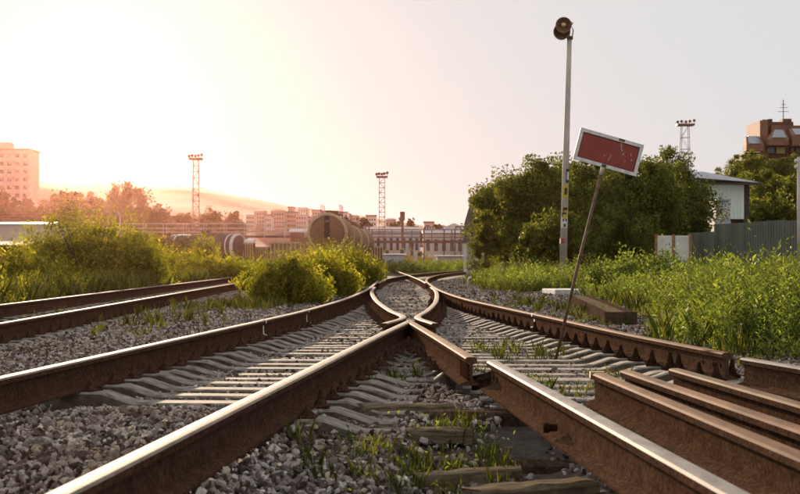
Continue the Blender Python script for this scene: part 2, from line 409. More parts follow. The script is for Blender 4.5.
# ------------------------------------------------------------------ sleepers
def clip_mesh(mat, k=1.0):
    mb = MB()
    mb.b2(-.045, .045, -.07, .07, 0, .02)
    mb.tube([(0, 0, .02), (0, 0, .05)], [.038, .030], 7); mb.tube([(0, 0, .05), (0, 0, .118)], [.024, .010], 7)
    for i, v in enumerate(mb.v): mb.v[i] = (v[0], v[1], v[2]*k)
    me = mb.mesh('rail_clip'); me.materials.append(mat); return me
CLIP = clip_mesh(M['rail_side'], .8); CLIP_F = clip_mesh(M['clip'], 1.05)
def place(name, me, parent, loc, rz=0):
    o = bpy.data.objects.new(name, me); COL.objects.link(o); o.parent = parent; o.location = loc; o.rotation_euler = (0, 0, rz); return o
def sleeper(xl, xr, y, seats, slope, label, group, clips=(), lift=0, name='concrete_sleeper', mat=None, w=.22):
    """xl..xr along the beam; seats = raised stretches under rails"""
    xs = [xl, xl+.04]
    prof = []
    for u in np.linspace(xl, xr, 60):
        k = 0
        for s in seats:
            sx_, sw_ = s if isinstance(s, tuple) else (s, .20); k = max(k, float(1-np.clip((abs(u-sx_)-sw_)/(.19 if sw_ > .1 else .05), 0, 1)))
        prof.append((u, -.066+.062*k))
    ang = -math.atan(slope)
    cx = (xl+xr)/2
    mb = MB(); vs = []; fs = []
    jit = random.uniform(-.006, .006)
    for i, (u, t) in enumerate(prof):
        for (dy, dz) in ((-w/2-.025, -.16), (-w/2, t-.012), (-w/2+.012, t), (w/2-.012, t), (w/2, t-.012), (w/2+.025, -.16)):
            vs.append((u-cx, dy, dz))
    for i in range(len(prof)-1):
        for k in range(5): fs.append((i*6+k, (i+1)*6+k, (i+1)*6+k+1, i*6+k+1))
    fs.append((5, 4, 3, 2, 1, 0)); fs.append(tuple((len(prof)-1)*6+k for k in range(6)))
    mb.add(vs, fs); mb.m = [1 if k % 5 in (0, 4) else 0 for k in range(len(fs)-2)]+[1, 1]  # lower sides and ends get the concrete with shade painted in
    o = mb.build(name, [mat or M['concrete'], M['concrete_shade']]); o.location = (cx, y, jit+lift-.0005); o.rotation_euler = (0, random.uniform(-.004, .004), ang+random.uniform(-.012, .012))
    tag(o, label, 'sleeper', group)
    for c in clips:
        for sgn in (-1, 1):
            q_ = place('rail_clip', CLIP_F if abs(c-Fx(y)) < .05 else CLIP, o, (c-cx+sgn*.112, random.uniform(-.012, .012), -.004), random.uniform(-.3, .3)); q_.scale = (1, 1, random.uniform(.7, 1.05))
    return o
ONES = ['', 'first', 'second', 'third', 'fourth', 'fifth', 'sixth', 'seventh', 'eighth', 'ninth', 'tenth', 'eleventh', 'twelfth', 'thirteenth', 'fourteenth', 'fifteenth', 'sixteenth', 'seventeenth', 'eighteenth', 'nineteenth']
TENS = {20: ('twentieth', 'twenty'), 30: ('thirtieth', 'thirty'), 40: ('fortieth', 'forty'), 50: ('fiftieth', 'fifty'), 60: ('sixtieth', 'sixty'), 70: ('seventieth', 'seventy'), 80: ('eightieth', 'eighty')}
def ordw(n): return ONES[n] if n < 20 else (TENS[n][0] if n % 10 == 0 else TENS[n//10*10][1]+'-'+ONES[n % 10])
CNT = {}
def nth(key): CNT[key] = CNT.get(key, 0)+1; return ordw(CNT[key])
SLOTS = []          # (y, xl, xr, slope) areas kept mostly free of stones
y = 8.1; k = 0
while y < 11.4:     # left-hand track, near
    a = Cx(y); b = Dx(y)
    if y > 9.3:
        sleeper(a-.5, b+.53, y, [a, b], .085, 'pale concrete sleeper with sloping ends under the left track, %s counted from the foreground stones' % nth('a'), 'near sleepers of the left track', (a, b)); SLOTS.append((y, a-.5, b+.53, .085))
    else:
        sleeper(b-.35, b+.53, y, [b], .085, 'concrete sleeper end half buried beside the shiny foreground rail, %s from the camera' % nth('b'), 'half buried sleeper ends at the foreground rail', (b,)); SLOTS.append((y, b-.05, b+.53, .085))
    y += .52
y = 9.2
while y < 11.4:     # right-hand track, near
    a = Ex(y); b = Fx(y)
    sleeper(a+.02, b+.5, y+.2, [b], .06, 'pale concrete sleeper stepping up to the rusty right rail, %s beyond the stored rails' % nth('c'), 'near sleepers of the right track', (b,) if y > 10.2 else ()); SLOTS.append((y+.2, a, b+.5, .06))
    y += .52
y = 11.65
while y < 40:       # long bearers through the crossing
    a = Cx(y); b = Fx(y); cl = ()
    if y < 34:
        cl = (a, b)
        if y < 15.9: cl = (a, Dx(y), Ex(y), b) if abs(Dx(y)-Ex(y)) > .22 else (a, b)
        elif y > 19: cl = (a, Ex(y), Dx(y), b) if abs(Ex(y)-a) > .2 else (a, b)
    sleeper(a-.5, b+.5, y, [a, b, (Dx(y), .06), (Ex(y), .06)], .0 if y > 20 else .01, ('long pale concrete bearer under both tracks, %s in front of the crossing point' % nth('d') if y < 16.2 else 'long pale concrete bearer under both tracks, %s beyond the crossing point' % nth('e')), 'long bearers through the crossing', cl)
    SLOTS.append((y, a-.5, b+.5, .01)); y += .52
y = 40.2
while y < 66:
    a = Cx(y); b = Fx(y)
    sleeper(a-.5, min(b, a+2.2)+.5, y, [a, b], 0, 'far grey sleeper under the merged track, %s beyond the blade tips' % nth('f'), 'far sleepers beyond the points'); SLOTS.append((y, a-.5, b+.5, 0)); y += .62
y = 13.0
while y < 60:
    a = Ax(y); b = Bx(y)
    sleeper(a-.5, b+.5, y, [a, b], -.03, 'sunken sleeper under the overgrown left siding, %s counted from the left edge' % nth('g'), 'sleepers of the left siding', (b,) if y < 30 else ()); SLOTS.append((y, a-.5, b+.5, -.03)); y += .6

# ------------------------------------------------------------------ ballast stones
def ico(sub):
    t = (1+5**.5)/2
    v = [(-1, t, 0), (1, t, 0), (-1, -t, 0), (1, -t, 0), (0, -1, t), (0, 1, t), (0, -1, -t), (0, 1, -t), (t, 0, -1), (t, 0, 1), (-t, 0, -1), (-t, 0, 1)]
    f = [(0, 11, 5), (0, 5, 1), (0, 1, 7), (0, 7, 10), (0, 10, 11), (1, 5, 9), (5, 11, 4), (11, 10, 2), (10, 7, 6), (7, 1, 8), (3, 9, 4), (3, 4, 2), (3, 2, 6), (3, 6, 8), (3, 8, 9), (4, 9, 5), (2, 4, 11), (6, 2, 10), (8, 6, 7), (9, 8, 1)]
    v = [np.array(q)/np.linalg.norm(q) for q in v]
    for _ in range(sub):
        c = {}; nf = []
        def mid(a, b):
            k = (min(a, b), max(a, b))
            if k not in c: m = v[a]+v[b]; v.append(m/np.linalg.norm(m)); c[k] = len(v)-1
            return c[k]
        for a, b, d in f:
            x, y_, z = mid(a, b), mid(b, d), mid(d, a); nf += [(a, x, z), (b, y_, x), (d, z, y_), (x, y_, z)]
        f = nf
    return np.array(v), np.array(f)
def stone_templates(sub, n):
    v, f = ico(sub); out = []
    for _ in range(n):
        p = v.copy()
        for _k in range(9):
            d = rng.normal(size=3); d /= np.linalg.norm(d); h = rng.uniform(.32, .68)
            s = p@d; over = s > h; p[over] -= np.outer(s[over]-h, d)
        p *= np.array([1, rng.uniform(.6, .95), rng.uniform(.45, .8)])
        p += rng.normal(size=p.shape)*.03
        out.append(p)
    return out, f
def scatter(pos, rad, temps, f):
    n = len(pos); ti = rng.integers(0, len(temps), n); T_ = np.array(temps)[ti]       # n,k,3
    q = rng.normal(size=(n, 4)); q /= np.linalg.norm(q, axis=1)[:, None]
    # keep the tilt moderate: blend toward upright
    w, x, y_, z = q.T
    Rm = np.stack([1-2*(y_*y_+z*z), 2*(x*y_-z*w), 2*(x*z+y_*w), 2*(x*y_+z*w), 1-2*(x*x+z*z), 2*(y_*z-x*w), 2*(x*z-y_*w), 2*(y_*z+x*w), 1-2*(x*x+y_*y_)], -1).reshape(n, 3, 3)
    P = np.einsum('nij,nkj->nki', Rm, T_)*rad[:, None, None]+pos[:, None, :]
    k = T_.shape[1]
    Fa = (f[None]+(np.arange(n)*k)[:, None, None]).reshape(-1, 3)
    return P.reshape(-1, 3), Fa
RAILS_ALL = [C_pts, D_pts, E_pts, E2_pts, F_pts, Db_pts, Eb_pts, Dp_pts, Ep_pts, A_pts, B_pts, [(1.075, 8.75), (1.33, 3.4)], [(1.26, 8.9), (1.60, 3.4)], [(1.555, 9.05), (1.93, 3.4)], [(2.17, 10.05), (2.85, 5.5)]]
def rail_dist(x, y):
    m = np.full(len(x), 9.)
    for p in RAILS_ALL:
        c = catmull(p, .5); c = c[np.argsort(c[:, 1])]
        xi = np.interp(y, c[:, 1], c[:, 0]); ok = (y > c[0, 1]-.03) & (y < c[-1, 1]+.03)
        m = np.where(ok, np.minimum(m, np.abs(x-xi)), m)
    return m
WB = [(12.3, 3.2), (14, 2.95), (16, 2.85), (18.5, 3.2), (20, 3.5), (24, 3.9), (35, 4.3), (39.5, 4.5), (41, 3.1), (45, 2.6), (65, 2.9), (90, 5.5)]   # edge of the weeds, right
def wbx(y): return np.interp(y, [a for a, b in WB], [b for a, b in WB])
def ballast(y0, y1, dens, r0, r1, sub, nt, name):
    area = (y1-y0)*2*(.26*y1+.6); n = int(area*dens)
    x = rng.uniform(-(.26*y1+.6), .26*y1+.6, n); y = rng.uniform(y0, y1, n)
    ok = np.abs(x) < .26*y+.55
    ok &= (x < wbx(y)+.5+.2*np.sin(y*3)) & ((x > np.interp(y, _ys, _A)-1.0))
    x, y = x[ok], y[ok]
    rd = rail_dist(x, y); r = rng.uniform(r0, r1, len(x))*np.where(rng.random(len(x)) < .06, 1.5, 1)
    ok = rd > .07+r*.5
    pit = (x > np.interp(y, _ys, _D)+.62) & (x < np.interp(y, _ys, _E)+1.9) & (y < 9.0)
    ok &= ~(pit & (rng.random(len(x)) < .72))
    keep = np.ones(len(x), bool)
    for (sy, xl, xr, sl) in SLOTS:
        if sy < y0-1 or sy > y1+1: continue
        cx = (xl+xr)/2
        on = (np.abs(y-(sy-(x-cx)*sl)) < .135+r*.45) & (x > xl-.02) & (x < xr+.02)
        pk = .05 if sy < 13 else (.22 if sy < 17 else .6)
        edge = (x < _interpC(y)+.12) if False else False
        keep &= ~(on & (rng.random(len(x)) > pk))
    ok &= keep
    x, y, r = x[ok], y[ok], r[ok]
    z = gz(x, y)+rng.uniform(-.01, .02, len(x))+r*.25
    V_, F_ = scatter(np.stack([x, y, z], -1), r, *stone_templates(sub, nt))
    return V_, F_
def join(parts):
    vs, fs, b = [], [], 0
    for v, f in parts: vs.append(v); fs.append(f+b); b += len(v)
    return np.concatenate(vs), np.concatenate(fs)
parts = [ballast(3.2, 8.5, 1200, .013, .031, 1, 24, ''), ballast(8.5, 15, 1050, .015, .031, 0, 30, ''), ballast(15, 30, 480, .020, .038, 0, 30, ''), ballast(30, 75, 130, .03, .055, 0, 20, '')]
# heap of pale stones right of the main track
n = 700; hx = rng.normal(0, .28, n); hy = rng.normal(0, .9, n)
hp = np.stack([3.15+hx, 18.2+hy, gz(3.15+hx, 18.2+hy)+.22*np.exp(-(hx/.3)**2-(hy/1.0)**2)*rng.uniform(.5, 1, n)], -1)
parts.append(scatter(hp, rng.uniform(.03, .055, n), *stone_templates(0, 20)))
V_, F_ = join(parts)
o = link_mesh('ballast_gravel', np_mesh('ballast_gravel', V_, F_), M['stone'])
tag(o, 'crushed grey and rusty brown ballast stones between the rails', 'gravel', kind='stuff')
print('stones tris', len(F_))

# ------------------------------------------------------------------ foliage helpers
def leaves(P, size, rng, up=.35, aspect=.55, dirs=None):
    """rhombic folded leaves at points P"""
    n = len(P); size = np.broadcast_to(size, (n,))
    if dirs is None:
        d = rng.normal(size=(n, 3)); d[:, 2] -= .15
    else: d = dirs+rng.normal(size=(n, 3))*.25
    d /= np.linalg.norm(d, axis=1)[:, None]
    a = rng.normal(size=(n, 3)); a[:, 2] += up
    s = np.cross(d, a); s /= np.linalg.norm(s, axis=1)[:, None]+1e-9
    nrm = np.cross(s, d)
    L = size[:, None]; W = L*aspect
    v = np.stack([P-d*L*.5, P+s*W*.5+nrm*L*.08, P+d*L*.5, P-s*W*.5+nrm*L*.08], 1).reshape(-1, 3)
    f = np.arange(n*4).reshape(n, 4)
    return v, f
def crown_pts(rng, blobs, n, clump=.22, nclump=60, hollow=.55):
    vol = np.array([b[1][0]*b[1][1]*b[1][2] for b in blobs])**.67; vol = vol/vol.sum(); out = []
    for (c, r), w in zip(blobs, vol):
        k = max(6, int(nclump*w)); d = rng.normal(size=(k, 3)); d /= np.linalg.norm(d, axis=1)[:, None]
        cc = np.array(c)+d*np.array(r)*rng.uniform(hollow, 1.0, (k, 1))
        m = int(n*w); idx = rng.integers(0, k, m)
        sc = rng.uniform(.5, 1.4, k)
        g = np.clip(rng.normal(size=(m, 3)), -1.7, 1.7)*clump*sc[idx][:, None]*min(r)*np.array([1, 1, .75])
        out.append(cc[idx]+g)
    return np.concatenate(out)
def make_tree(name, label, cat, x, y, h, w, n, leaf, mat, rng, group=None, trunk=True, z=None, nclump=70, clump=.2, low=.12, shape='round', th=None):
    z0 = float(gz(x, y)) if z is None else z
    t = empty(name, (x, y, z0), label, cat, group)
    blobs = []
    if shape == 'round':
        m = 7
        for k in range(m):
            a = rng.uniform(0, 2*math.pi); rr = w*.5*rng.uniform(.25, .55); cz = h*rng.uniform(.38, .78)
            blobs.append(((math.cos(a)*rr, math.sin(a)*rr, cz), (w*rng.uniform(.22, .32), w*rng.uniform(.22, .32), h*rng.uniform(.17, .25))))
        blobs.append(((0, 0, h*.55), (w*.36, w*.36, h*.38)))
        blobs.append(((0, 0, h*(low+.17)), (w*.42, w*.42, h*.2)))
        blobs.append(((rng.uniform(-.1, .1)*w, 0, h*.86), (w*.18, w*.18, h*.12)))
    elif shape == 'poplar':
        m = max(3, int(w/ (h*.14)))
        for k in range(m):
            xx = (k+.5)/m*w-w/2+rng.uniform(-.1, .1)*w/m; hh = h*rng.uniform(.82, 1)
            blobs.append(((xx, rng.uniform(-.1, .1)*w, hh*.55), (w/m*.75, w*.2, hh*.45)))
            blobs.append(((xx, 0, hh*.85), (w/m*.45, w*.12, hh*.16)))
    elif shape == 'low':
        m = 12
        for k in range(m):
            xx = ((k+.5)/m-.5)*.92*w; hh = h*(1-.5*abs(xx/w*2)**2.2)*rng.uniform(.58, 1.0)
            blobs.append(((xx, rng.uniform(-.25, .25)*w, hh*.6), (w*rng.uniform(.12, .2), w*rng.uniform(.12, .2), hh*.4)))
        blobs.append(((0, 0, h*.3), (w*.45, w*.35, h*.28)))
    P = crown_pts(rng, blobs, n if cat == 'tree' else int(n*.36), clump*(1.5 if mat == M['leaf_far'] else (1.7 if cat == 'bush' else 1.25)), nclump, .2 if mat == M['leaf_far'] else (.35 if cat == 'bush' else .45))
    P = P[P[:, 2] > h*.015]
    v, f = leaves(P, leaf*rng.uniform(.6, 1.3, len(P)), rng)
    if cat == 'bush':
        k = int(n/48); a = rng.uniform(0, 6.2832, k); rr = np.sqrt(rng.random(k))*.5; sx, sy = np.cos(a)*rr*w, np.sin(a)*rr*w*.6
        sh = h*(1-.6*(2*rr)**2)*rng.uniform(.5, 1.42, k); Ps, Ds = [], []
        for q in range(k):
            P_, D_ = weed_template(rng, sh[q], 45, leaf, 'leafy'); ls = h*.10; P_[:, 0] += sx[q]+(P_[:, 2]/sh[q])*sx[q]*.35; P_[:, 1] += sy[q]; Ps.append(P_); Ds.append(D_)
        Ps = np.concatenate(Ps); v2, f2 = leaves(Ps, leaf*rng.uniform(.7, 1.4, len(Ps)), rng, .5, .45, np.concatenate(Ds)); v, f = join([(v, f), (v2, f2)])
    link_mesh('crown' if cat == 'tree' else 'foliage', np_mesh('crown', v, f), mat, t)
    if trunk:
        mb = MB(); tr = (th or h*.022)
        if cat == 'tree':
            pts = [(0, 0, -.15), (rng.uniform(-.02, .02)*h, 0, h*.25), (rng.uniform(-.04, .04)*h, rng.uniform(-.03, .03)*h, h*.55), (0, 0, h*.82)]
            mb.tube(pts, [tr*1.2, tr, tr*.65, tr*.2], 8)
            for k in range(7):
                a = rng.uniform(0, 6.28); zz = h*rng.uniform(.22, .6); L = w*rng.uniform(.25, .4)
                mb.tube([(0, 0, zz), (math.cos(a)*L*.5, math.sin(a)*L*.5, zz+L*.4), (math.cos(a)*L, math.sin(a)*L, zz+L*.9)], [tr*.5, tr*.3, tr*.1], 6)
            mb.build('trunk', M['bark'], t)
        else:
            for k in range(9):
                a = rng.uniform(0, 6.28); L = w*rng.uniform(.15, .36)
                mb.tube([(math.cos(a)*.04, math.sin(a)*.04, -.05), (math.cos(a)*L*.5, math.sin(a)*L*.5, h*.35), (math.cos(a)*L, math.sin(a)*L, h*rng.uniform(.6, .8))], [tr*.6, tr*.4, tr*.15], 5)
            mb.build('stems', M['bark'], t)
    return t

# weeds: stems with alternating leaves, scattered
def weed_template(rng, h, nl, leaf, kind):
    P = []; D = []
    if kind == 'leafy':
        for s in range(3):
            bx, by = rng.normal(size=2)*.03; lx, ly = rng.normal(size=2)*.10; hh = h*rng.uniform(.7, 1)
            m = nl//3
            for k in range(m):
                t = .12+.88*k/m; a = k*2.4+rng.uniform(-.4, .4); r = leaf*.5
                P.append((bx+lx*t+math.cos(a)*r, by+ly*t+math.sin(a)*r, hh*t)); D.append((math.cos(a), math.sin(a), .35+.6*t))
    return np.array(P), np.array(D)
def weeds_zone(xs, ys, hs, nl, leaf, rng, blade=.3, tmpl=14):
    vs = []; fs = []; b = 0
    T_ = [weed_template(rng, 1, nl, leaf, 'leafy') for _ in range(tmpl)]
    Pall, Dall, Sall = [], [], []
    for x, y, h in zip(xs, ys, hs):
        P, D = T_[rng.integers(tmpl)]; a = rng.uniform(0, 6.28); ca, sa = math.cos(a), math.sin(a)
        Q = P.copy(); E = D.copy(); Q[:, 0], Q[:, 1] = P[:, 0]*ca-P[:, 1]*sa, P[:, 0]*sa+P[:, 1]*ca
        E[:, 0], E[:, 1] = D[:, 0]*ca-D[:, 1]*sa, D[:, 0]*sa+D[:, 1]*ca
        Q[:, 2] *= h; Q += np.array([x, y, 0]); Pall.append(Q); Dall.append(E); Sall.append(leaf*rng.uniform(.6, 1.35, len(Q))*(1.25-.5*P[:, 2]))
    P = np.concatenate(Pall); D = np.concatenate(Dall); Sz = np.concatenate(Sall)
    P[:, 2] += gz(P[:, 0], P[:, 1])
    v, f = leaves(P, Sz, rng, .5, .36, D)
    return v, f
def blades(xs, ys, hs, rng, per=14, width=.006, spread=.07):
    n = len(xs)*per; x = np.repeat(xs, per)+rng.normal(size=n)*spread*.6; y = np.repeat(ys, per)+rng.normal(size=n)*spread*.6
    h = np.repeat(hs, per)*rng.uniform(.45, 1.1, n); z = gz(x, y)-.01
    a = rng.uniform(0, 6.28, n); lean = h*rng.uniform(.05, .5, n)
    base = np.stack([x, y, z], -1); d = np.stack([np.cos(a), np.sin(a), 0*a], -1); s = np.stack([-np.sin(a), np.cos(a), 0*a], -1)
    W = np.broadcast_to(width, (n,))[:, None] if np.ndim(width) else width
    up = np.array([0, 0, 1.])
    m = base+d*(lean*.3)[:, None]+up*(h*.55)[:, None]; t = base+d*lean[:, None]+up*h[:, None]
    v = np.stack([base-s*W, base+s*W, m+s*W*.8, t, m-s*W*.8], 1).reshape(-1, 3)
    f = np.arange(n*5).reshape(n, 5)
    return v, f

# right-hand weeds
def sample_zone(y0, y1, dens, xlo, xhi):
    a = (y1-y0)*(.27*y1+2); n = int(a*dens*1.6); y = rng.uniform(y0, y1, n); x = rng.uniform(-.3*y1-2, .3*y1+2, n)*1.0
    lo = xlo(y); hi = xhi(y); ok = (x > lo) & (x < hi); return x[ok], y[ok]
ptsV = []
def patch(x, y, s_=1.0): return vnoise(x, y, 1.3*s_, 2)+.5*vnoise(x, y, 3.1*s_, 9)
for (ya, yb, dn, lf, nl_) in ((12.6, 24, 40, .043, 84), (24, 62, 13, .062, 60)):
    x, y = sample_zone(ya, yb, dn, lambda y: wbx(y)+rng.normal(size=len(y))*.15, lambda y: .27*y+1)
    p = patch(x, y); gap = rng.random(len(x)) < np.where(p < -.55, .55, .05); x, y, p = x[~gap], y[~gap], p[~gap]
    hs = (.44+.32*np.clip((x-wbx(y))/.9, 0, 1)+.26*np.clip(p, -1, 1))*rng.uniform(.6, 1.25, len(x))
    hs = np.where(rng.random(len(x)) < .04, hs*1.5, hs)
    b_ = patch(x+7, y-3, .7) > -.1
    ptsV.append(weeds_zone(x[~b_], y[~b_], hs[~b_], nl_, lf, rng))
    ptsV.append(weeds_zone(x[b_], y[b_], hs[b_]*.95, int(nl_*.6), lf*1.75, rng))
tx = rng.uniform(0, 1, 130); ty = rng.uniform(13.6, 26, 130); tx = wbx(ty)+.25+tx*(.255*ty-wbx(ty))
ptsV.append(weeds_zone(tx, ty, rng.uniform(.72, 1.05, 130), 84, .07, rng))
v, f = join(ptsV)
o = link_mesh('weeds', np_mesh('weeds', v, f), M['leaf_weed']); tag(o, 'tall sunlit green weeds right of the main track', 'weeds', kind='stuff')
x, y = sample_zone(13, 70, 10, lambda y: wbx(y)-.15+rng.normal(size=len(y))*.15, lambda y: .27*y+1)
g1 = blades(x, y, rng.uniform(.15, .42, len(x)), rng, 22, .0028+.00005*y.repeat(22), .12)
# left weeds and grass beyond the siding
x, y = sample_zone(24, 75, 9, lambda y: -.3*y-1, lambda y: np.interp(y, _ys, _A)-.7+rng.normal(size=len(y))*.15)
l1 = weeds_zone(x, y, rng.uniform(.3, .9, len(x)), 56, .07, rng)
g2 = blades(x, y, rng.uniform(.2, .7, len(x)), rng, 22, .004, .14)
o = link_mesh('weeds', np_mesh('weeds', *l1), M['leaf_bush']); tag(o, 'low weeds in the glare beyond the left siding', 'weeds', kind='stuff')
# far strip where the rails disappear
x = rng.uniform(-16, 14, 2600); y = rng.uniform(112, 150, 2600)
ok = ~((x > -3.5) & (x < 3) & (y < 118)); x, y = x[ok], y[ok]
s1 = weeds_zone(x, y, rng.uniform(.5, 1.3, len(x)), 24, .22, rng)
o = link_mesh('weeds', np_mesh('weeds', *s1), M['leaf_weed']); tag(o, 'distant green strip of weeds where the rails end', 'weeds', kind='stuff')
# between the merged track and the siding
def mid_grass():
    xs = []; ys = []
    for (cx, cy, sx, sy, n) in [(.05, 7.0, .22, .9, 40), (.35, 8.2, .15, .4, 18), (-.25, 4.3, .3, .25, 14), (-.62, 4.0, .08, .15, 10), (.5, 5.2, .25, .5, 26), (1.0, 14.9, .22, .7, 26), (.95, 10.6, .35, .8, 34), (1.15, 5.6, .03, .4, 8),
                                (-3.2, 19, .5, 2.5, 30), (-3.3, 28, .4, 4, 50), (2.9, 13.5, .2, .6, 24), (2.75, 24, .35, 3.0, 70), (2.35, 30, .3, 3, 40), (-.1, 12, .2, .8, 14), (-4.9, 26, .25, 6, 60), (-2.45, 28.5, .35, .9, 60), (-2.0, 33, .4, 1.5, 60), (-1.75, 44, .3, 3, 50), (-2.9, 29, .3, 1.2, 40), (.0, 6.0, .35, .7, 12)]:
        xs.append(rng.normal(cx, sx, n)); ys.append(rng.normal(cy, sy, n))
    return np.concatenate(xs), np.concatenate(ys)
x, y = mid_grass(); ok = rail_dist(x, y) > .06; x, y = x[ok], y[ok]
g3 = blades(x, y, rng.uniform(.04, .11, len(x))*(1+y/20), rng, 22, .0018, .05)
v, f = join([g1, g2, g3])
o = link_mesh('grass', np_mesh('grass', v, f), M['leaf_grass']); tag(o, 'tufts of yellow green grass along the tracks', 'grass', kind='stuff')
ok = (y < 17); xx, yy = x[ok][::2], y[ok][::2]
w3 = weeds_zone(xx, yy, rng.uniform(.06, .15, len(xx)), 15, .026, rng)
o = link_mesh('ground_cover', np_mesh('ground_cover', *w3), M['leaf_weed']); tag(o, 'small leafy seedlings growing among the sleepers and stones', 'weeds', kind='stuff')

# ------------------------------------------------------------------ bushes
def bush(px, d, pyt, wpx, label, n, leaf, mat='leaf_bush', group=None, **kw):
    h = Z(pyt, d)-float(gz(X(px, d), d)); w = wpx/F*d
    return make_tree('bush', label, 'bush', X(px, d), d, h, w, n, leaf, M[mat], rng, group, shape='low', **kw)
bush(288, 31, 249, 66, 'bright yellow green bush between the siding and the curved rail, nearest of its clump', 17000, .06)
bush(318, 38, 246, 70, 'green bush in the middle of the clump below the tank wagon', 14000, .07)
bush(347, 52, 243, 60, 'rounded yellow green bush at the right end of the clump below the tank wagon', 14000, .085)
bush(262, 44, 262, 40, 'small bush at the left end of the clump beside the siding rails', 3500, .09)
bush(88, 46, 205, 130, 'tallest glowing orange green bush at the left beyond the siding', 30000, .095)
bush(18, 40, 240, 100, 'dark low bush at the left edge of the photo beyond the siding', 7000, .10)
bush(132, 60, 236, 90, 'mid height bush just right of the tallest left bush', 12000, .11)
bush(162, 66, 247, 76, 'low rounded bush beyond the siding below the long railing', 5000, .13)
bush(212, 64, 248, 96, 'low yellow green bush beyond the siding below the left tank wagon', 6000, .13)
bush(205, 110, 237, 30, 'narrow upright shrub in front of the left tank wagon', 4000, .2)
bush(640, 38, 250, 96, 'leafy green bush in the weeds behind the timber box', 8000, .09, 'leaf_weed')
bush(722, 26, 262, 60, 'light green bush in the tall weeds in front of the corrugated fence', 6000, .075, 'leaf_weed')
bush(785, 22, 270, 50, 'light green bush at the right edge in front of the fence', 5000, .07, 'leaf_weed')
for px, d, pt, wp, lb in [(160, 150, 233, 60, 'dark reddish shrub below the long railing, left of the narrow upright shrub'), (125, 140, 236, 60, 'dark reddish shrub below the left end of the long railing'), (190, 155, 238, 30, 'dark reddish shrub directly left of the left tank wagon')]:
    bush(px, d, pt, wp, lb, 5000, .3, 'leaf_far')

# ------------------------------------------------------------------ trees
def tree(px, d, pyt, wpx, label, n, leaf, mat='leaf_tree', shape='round', z=None, group=None, **kw):
    z0 = float(gz(X(px, d), d)) if z is None else z
    return make_tree('tree', label, 'tree', X(px, d), d, Z(pyt, d)-z0, wpx/F*d, n, leaf, M[mat], rng, group, shape=shape, z=z, **kw)
G1 = 'broad green trees behind the speaker pole'
tree(508, 72, 170, 86, 'leftmost broad tree, half covering the pale gabled building', 24000, .14, nclump=150)
tree(540, 66, 152, 104, 'tall broad tree just left of the speaker pole', 34000, .13, nclump=170)
tree(590, 70, 158, 120, 'broad tree right behind the speaker pole and the red sign', 32000, .13, nclump=170)
tree(640, 64, 156, 108, 'broad dark tree behind the right half of the red sign', 32000, .13, nclump=170)
tree(674, 74, 146, 98, 'dark broad tree right of the red sign, in front of the antenna mast', 34000, .14, nclump=170)
tree(566, 78, 160, 70, 'tree filling the gap directly left of the red sign', 22000, .13, nclump=150)
tree(616, 76, 160, 70, 'tree filling the gap directly below the red sign', 22000, .13, nclump=150)
tree(656, 78, 157, 70, 'tree between the red sign and the antenna mast', 22000, .13, nclump=150)
tree(560, 58, 205, 90, 'lower rounded tree at the foot of the speaker pole', 18000, .12, nclump=130, low=.05)
tree(620, 60, 205, 100, 'lower dark tree below the red sign', 18000, .12, nclump=130, low=.05)
tree(486, 66, 206, 40, 'small tree in front of the window of the pale gabled building', 7000, .12, low=.03)
tree(700, 68, 190, 34, 'small tree beside the left side of the pale green house', 5000, .13, low=.03)
tree(672, 73, 212, 60, 'low dark tree behind the white fence panels', 9000, .13, low=.03)
for px, d, pt, wp, lb in [(735, 125, 160, 60, 'dark tree rising behind the roof of the pale green house'), (770, 112, 168, 60, 'dark tree on the slope under the brick house, left of two'), (800, 105, 172, 60, 'dark tree on the slope under the brick house at the right edge'),
                          (752, 175, 148, 40, 'tree at the left corner of the brick house'), (785, 170, 156, 50, 'tree right below the balcony of the brick house'), (765, 95, 190, 70, 'lowest tree directly behind the corrugated fence'), (720, 150, 166, 40, 'sparse tree left of the roof peak of the pale green house'),
                          (736, 212, 152, 40, 'tree on the slope just left of the brick house'), (757, 214, 154, 34, 'tree below the left skylight of the brick house'), (774, 214, 157, 34, 'tree below the window beside the yellow panel of the brick house'), (792, 212, 153, 34, 'tree below the right skylight of the brick house'), (808, 206, 158, 40, 'tree cut by the right edge below the brick house'),
                          (745, 150, 172, 60, 'tree halfway up the slope behind the green house roof'), (780, 150, 176, 60, 'tree halfway up the slope under the brick house')]:
    tree(px, d, pt, wp, lb, 15000, .2, mat='leaf_tree', nclump=130, low=.06)
# far left belt
for px, d, pt, wp, sh, lb in [(14, 420, 190, 36, 'poplar', 'dark tree group at the foot of the tower block'), (50, 430, 189, 50, 'poplar', 'row of upright trees between the tower block and the tallest tree group'), (78, 440, 188, 40, 'poplar', 'upright trees left of the tallest far tree group'),
                              (120, 400, 180, 56, 'poplar', 'tallest upright far tree group on the left'), (150, 330, 204, 50, 'round', 'rounded orange lit tree left of the tall lattice mast'), (183, 380, 210, 40, 'round', 'low far tree behind the tall lattice mast'),
                              (212, 400, 207, 30, 'round', 'rounded far tree directly right of the left lattice mast'), (235, 410, 210, 24, 'round', 'small far tree next to the pale town blocks'), (20, 300, 214, 60, 'round', 'low trees behind the long white shed'), (70, 300, 212, 60, 'round', 'low trees between the white shed and the long railing'),
                              (412, 420, 217, 24, 'round', 'dark far tree right of the middle lattice mast'), (362, 430, 217, 18, 'round', 'far tree right above the tank wagon row'), (395, 430, 221, 22, 'round', 'far tree behind the middle lattice mast'), (436, 440, 223, 20, 'round', 'faint far tree left of the pale gabled building'), (345, 450, 216, 16, 'round', 'faint far tree above the first tank wagon')]:
    tree(px, d, pt, wp, lb, 14000 if wp > 30 else 7000, .0036*d/1.9, mat='leaf_far', shape=sh, nclump=260, low=.03, z=(0 if px < 300 else hill_z(px, d)), th=.5)
